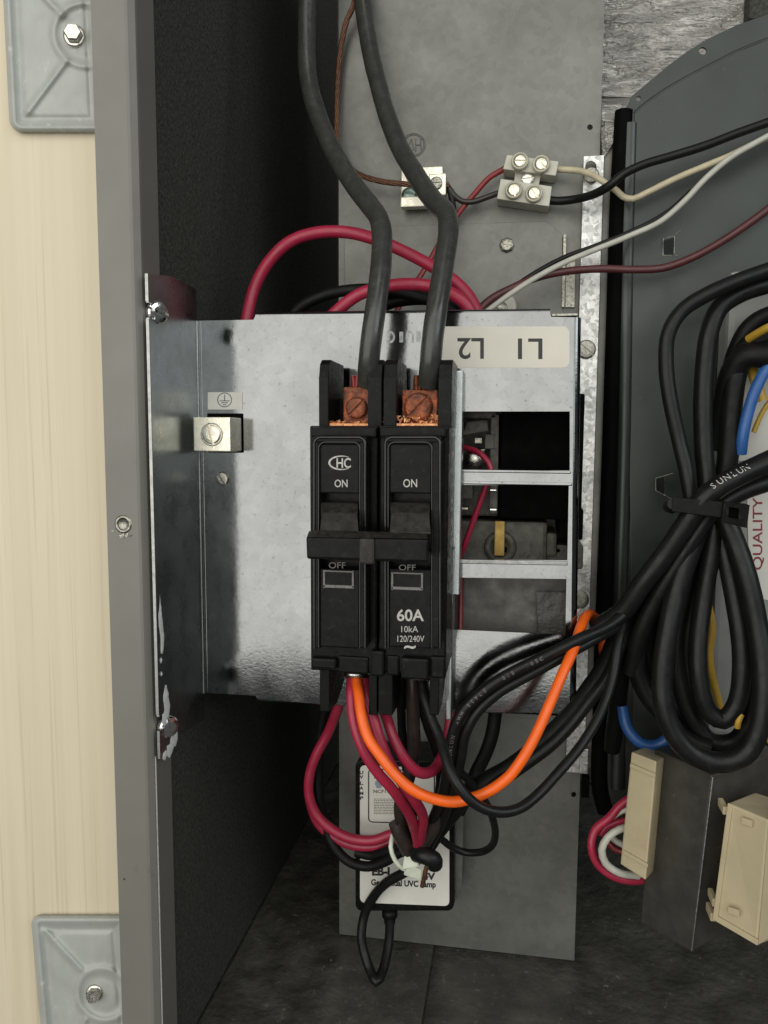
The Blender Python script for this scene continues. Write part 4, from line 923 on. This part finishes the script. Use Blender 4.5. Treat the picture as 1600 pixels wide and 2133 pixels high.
# ================================================================ CABLE BUNDLE ON THE RIGHT
bg = 'black cables of the zip-tied bundle'
R4 = 3.75
wire('bundle_cable', 'black bundle cable forming the leftmost tall arc above the zip tie', 'cable', [(1660, 540, 14), (1600, 562, 12), (1540, 583, 10), (1475, 612, 8), (1420, 648, 7), (1392, 695, 6), (1388, 760, 6), (1398, 840, 6), (1415, 920, 6), (1430, 985, 5), (1438, 1060, 4), (1410, 1120, 4), (1370, 1180, 6), (1325, 1245, 10), (1290, 1310, 18)], 3.1, 'wireblack', bg)
wire('bundle_cable', 'black bundle cable just inside the leftmost arc', 'cable', [(1660, 575, 20), (1600, 592, 19), (1545, 610, 18), (1500, 640, 17), (1478, 690, 16), (1468, 760, 16), (1464, 850, 15), (1466, 940, 14), (1472, 1010, 12), (1462, 1075, 8), (1440, 1140, 8), (1412, 1220, 10), (1395, 1320, 10), (1390, 1400, 8)], 3.9, 'wireblack', bg)
wire('bundle_cable', 'black bundle cable passing behind the blue wire above the tie', 'cable', [(1660, 690, 26), (1600, 700, 24), (1560, 720, 24), (1536, 770, 23), (1524, 850, 22), (1518, 930, 20), (1510, 1010, 18), (1505, 1080, 14), (1520, 1150, 14), (1545, 1240, 14), (1570, 1340, 12), (1585, 1420, 10)], 4.4, 'wiredark', bg)
wire('bundle_cable', 'thick dark cable arching over the yellow wires at the right edge', 'cable', [(1660, 730, 18), (1600, 740, 18), (1555, 742, 20), (1528, 775, 24), (1510, 850, 28), (1500, 940, 28)], 5.4, 'wiredark', bg)
wire('bundle_cable', 'dark cable arching close to the pale plate top right of the bundle', 'cable', [(1660, 650, 26), (1600, 655, 26), (1560, 680, 26), (1532, 730, 28), (1515, 800, 30)], 3.4, 'wiredark', bg)
c1, cc1 = wire('bundle_cable', 'black bundle cable with faint white printing crossing above the tie', 'cable', [(1670, 930, -2), (1600, 962, -4), (1550, 985, -6), (1500, 1012, -8), (1465, 1040, -8), (1430, 1090, -6), (1385, 1155, -3), (1335, 1220, 0), (1295, 1275, 4), (1240, 1310, 8)], 4.3, 'wireblack', bg)
o = print_on(cc1, 4.3, 'SUNLUN', idx(1495, 1018, cc1), idx(1545, 988, cc1), c1, .0036, .35).build('cable_printing', 'print', c1)
wire('bundle_cable', 'black bundle cable running close under the printed one to the right edge', 'cable', [(1670, 985, 4), (1600, 1005, 3), (1555, 1020, 2), (1510, 1045, 1), (1475, 1075, 0), (1440, 1125, 0), (1400, 1190, 2), (1360, 1260, 6), (1330, 1330, 10), (1312, 1400, 14)], 3.8, 'wireblack', bg)
wire('bundle_cable', 'outer black cable of the big hanging loop, lowest at its foot', 'cable', [(1470, 1060, 6), (1440, 1140, 2), (1410, 1230, 0), (1390, 1320, -4), (1380, 1400, -6), (1383, 1470, -8), (1405, 1530, -9), (1445, 1572, -9), (1500, 1588, -9), (1550, 1572, -9), (1580, 1520, -9), (1590, 1450, -8), (1587, 1370, -5), (1575, 1290, -2), (1555, 1200, 0), (1528, 1120, 4), (1505, 1070, 6)], 4.3, 'wireblack', bg)
wire('bundle_cable', 'inner black cable of the big hanging loop', 'cable', [(1490, 1065, 12), (1480, 1150, 10), (1465, 1250, 8), (1455, 1340, 4), (1458, 1420, 2), (1475, 1480, 2), (1505, 1500, 2), (1532, 1470, 2), (1545, 1400, 2), (1540, 1310, 4), (1525, 1220, 8), (1505, 1130, 12), (1495, 1070, 14)], 3.9, 'wireblack', bg)
wire('bundle_cable', 'black cable bulging furthest left below the zip tie', 'cable', [(1455, 1080, 16), (1415, 1150, 14), (1375, 1230, 14), (1340, 1310, 14), (1325, 1380, 14), (1345, 1440, 14), (1385, 1490, 12), (1430, 1540, 10), (1480, 1560, 8)], 4.2, 'wiredark', bg)
wire('bundle_cable', 'black cable down the middle of the big hanging loop', 'cable', [(1480, 1080, 20), (1450, 1160, 20), (1425, 1250, 20), (1410, 1340, 18), (1420, 1430, 16), (1445, 1500, 14), (1480, 1545, 12), (1530, 1545, 10), (1562, 1500, 8), (1568, 1420, 8), (1560, 1330, 10), (1540, 1230, 14), (1515, 1130, 18)], 4.0, 'wiredark', bg)
wire('bundle_cable', 'black cable fanning out behind the loop toward the strip', 'cable', [(1450, 1100, 26), (1410, 1180, 26), (1370, 1270, 26), (1350, 1360, 26), (1370, 1450, 26), (1420, 1520, 24)], 4.4, 'wiredark', bg)
wire('bundle_cable', 'black cable falling beside the dark gap to the blower edge', 'cable', [(1345, 1215, 14), (1310, 1275, 16), (1294, 1340, 20), (1292, 1410, 28), (1285, 1480, 40), (1275, 1560, 50)], 4.0, 'wiredark', bg)
zt_ = thing('zip_tie', 'wide black zip tie with square head binding the right cable bundle', 'zip tie', W(1480, 1065, -5))
MB().hexa([W(1402, 1036, -11), W(1512, 1046, -13), W(1508, 1080, -13), W(1400, 1066, -11), W(1402, 1036, -9), W(1512, 1046, -11), W(1508, 1080, -11), W(1400, 1066, -9)], .4).build('tie_strap', 'plastic', zt_)
MB().tube(course([(1402, 1050, -9.5), (1394, 1052, 0), (1392, 1056, 10), (1400, 1060, 24)]), 2.2, 8).build('tie_strap', 'wireblack', zt_)
b = MB(); hd = [(1508, 1046), (1562, 1052), (1556, 1100), (1502, 1088)]; hh = [(1519, 1056), (1540, 1059), (1538, 1082), (1517, 1078)]
b.plate(P3(hd, -15), [P3(hh, -15)], (0, .006, 0)); b.build('tie_head', 'plastic', zt_)
MB().box(1512, 1050, 1548, 1090, -12, -9.5, .2).build('tie_pawl', 'void', zt_)
wire('signal_wire', 'blue wire curving beside the yellow one right of the bundle', 'wire', [(1660, 720, 18), (1600, 765, 17), (1575, 810, 16), (1558, 860, 16), (1548, 905, 16), (1543, 945, 18)], 2.4, 'blue')
wire('signal_wire', 'yellow wire emerging above the blue wire at the right edge', 'wire', [(1562, 745, 30), (1568, 775, 27), (1578, 805, 24), (1586, 835, 24)], 2.2, 'yellow')
wire('signal_wire', 'short yellow wire arching at the right edge over the black cable', 'wire', [(1660, 672, 10), (1610, 678, 10), (1585, 690, 14), (1560, 706, 20)], 1.7, 'yellow')
wire('signal_wire', 'thin yellow-green wire next to the lower end of the blue wire', 'wire', [(1660, 780, 30), (1610, 828, 30), (1590, 855, 30), (1570, 900, 30)], 1.1, 'yellow')
wire('signal_wire', 'yellow wire showing deep inside the big hanging loop', 'wire', [(1470, 1240, 30), (1480, 1280, 30), (1484, 1310, 30), (1478, 1360, 30), (1484, 1410, 30), (1494, 1450, 30), (1502, 1480, 30)], 1.7, 'yellow')
wire('signal_wire', 'blue wire bowing out below the bundle above the transformer', 'wire', [(1296, 1470, 34), (1306, 1515, 32), (1335, 1548, 30), (1370, 1552, 30), (1400, 1530, 30)], 2.6, 'blue')
wire('signal_wire', 'tiny yellow wire end low in the loop', 'wire', [(1544, 1488, 0), (1538, 1502, -1), (1536, 1514, 0)], 1.3, 'yellow')
wire('signal_wire', 'yellow wire stub at the right edge over the transformer', 'wire', [(1592, 1530, 10), (1604, 1542, 10), (1640, 1556, 10)], 1.8, 'yellow')
wire('signal_wire', 'orange-red wire peeking out between the cables beside the strip', 'wire', [(1262, 1326, 30), (1256, 1345, 30), (1258, 1365, 34)], 2.0, 'orange')

# ================================================================ TRANSFORMER
tf = thing('transformer', 'gray laminated transformer with yellowed coil ends at the lower right', 'transformer', W(1440, 1985, 15))
def quadprism(front, back, bev, name, m_):
    return MB().hexa([W(*p) for p in front] + [W(*p) for p in back], bev).build(name, m_, tf)
quadprism([(1364, 1560, 22), (1484, 1615, -2), (1440, 1983, -2), (1334, 1922, 22)], [(1454, 1528, 50), (1640, 1560, 24), (1596, 1900, 24), (1424, 1860, 50)], .8, 'core', 'core')
quadprism([(1315, 1566, 14), (1368, 1586, 6), (1345, 1834, 6), (1292, 1800, 14)], [(1352, 1552, 34), (1398, 1572, 30), (1375, 1800, 30), (1330, 1780, 34)], .8, 'coil_end', 'bobbin')
quadprism([(1516, 1672, -14), (1602, 1708, -26), (1578, 1970, -26), (1484, 1915, -14)], [(1572, 1650, 10), (1700, 1690, 4), (1680, 1930, 4), (1530, 1880, 10)], 1.0, 'coil_end', 'bobbin')
quadprism([(1602, 1706, -26), (1720, 1640, -10), (1700, 1890, -10), (1579, 1969, -26)], [(1606, 1712, -20), (1722, 1650, -4), (1702, 1884, -4), (1590, 1960, -20)], .3, 'coil_side', 'bobbin')
for k in range(3):
    y = (1690, 1882, 1912)[k]; x = (1512, 1490, 1486)[k]
    MB().box(x - 6, y - 9, x + 5, y + 8, -12.5, -4, .5).build('coil_tab', 'bobbin', tf)
for (x, y) in ((1556, 1712), (1528, 1898)):
    MB().hexa([W(x - 12, y - 10, -20.6), W(x + 12, y - 2, -23.4), W(x + 11, y + 12, -23.4), W(x - 12, y + 4, -20.6), W(x - 12, y - 10, -18), W(x + 12, y - 2, -20), W(x + 11, y + 12, -20), W(x - 12, y + 4, -18)], .2).build('moulded_pad', 'bobbin', tf)
# raised rims of the coil bobbins
quadprism([(1516, 1672, -15), (1526, 1677, -16.2), (1494, 1920, -16.2), (1484, 1915, -15)], [(1518, 1674, -12), (1528, 1679, -13), (1497, 1918, -13), (1487, 1913, -12)], .3, 'bobbin_rim', 'bobbin')
quadprism([(1486, 1903, -15), (1580, 1958, -27), (1578, 1970, -27), (1484, 1915, -15)], [(1487, 1903, -12), (1581, 1958, -24), (1579, 1969, -24), (1486, 1914, -12)], .3, 'bobbin_rim', 'bobbin')
quadprism([(1298, 1770, 12.6), (1350, 1800, 4.8), (1349, 1808, 4.8), (1297, 1778, 12.6)], [(1299, 1770, 16), (1351, 1800, 9), (1350, 1808, 9), (1298, 1778, 16)], .2, 'bobbin_rim', 'bobbin')
quadprism([(1313, 1590, 12.6), (1366, 1612, 4.8), (1365, 1620, 4.8), (1312, 1598, 12.6)], [(1314, 1590, 16), (1367, 1612, 9), (1366, 1620, 9), (1313, 1598, 16)], .2, 'bobbin_rim', 'bobbin')
# thin laminations along the front corner
b = MB(); b.tube([W(1485, 1618, -2.4), W(1441, 1980, -2.4)], .45, 8); b.build('lamination_edge', 'edge', tf)
for lab, pts, r_, m_ in (
    ('outer magenta lead of the loops left of the transformer', [(1318, 1660, 26), (1290, 1680, 26), (1268, 1705, 24), (1240, 1728, 22), (1232, 1765, 20), (1245, 1800, 20), (1280, 1826, 20), (1320, 1834, 22), (1350, 1830, 26)], 1.9, 'magenta'),
    ('outer white lead inside the magenta loop left of the transformer', [(1320, 1722, 22), (1290, 1728, 19), (1266, 1745, 17), (1254, 1770, 16), (1262, 1798, 16), (1290, 1818, 16), (1330, 1824, 20)], 1.7, 'white'),
    ('upper short white lead behind the coil end', [(1320, 1684, 26), (1295, 1690, 26), (1272, 1706, 28)], 1.3, 'white'),
    ('short white lead crossing low inside the loop', [(1268, 1738, 32), (1284, 1752, 30), (1310, 1766, 28)], 1.5, 'white'),
    ('inner magenta lead between the white ones', [(1322, 1708, 28), (1290, 1712, 27), (1262, 1722, 26), (1250, 1738, 26)], 1.7, 'magenta'),
    ('inner red lead low in the loop behind the coil end', [(1262, 1745, 36), (1280, 1768, 34), (1312, 1778, 32)], 1.6, 'red')):
    wire('transformer_lead', lab, 'wire', pts, r_, m_, 'red and white transformer leads')
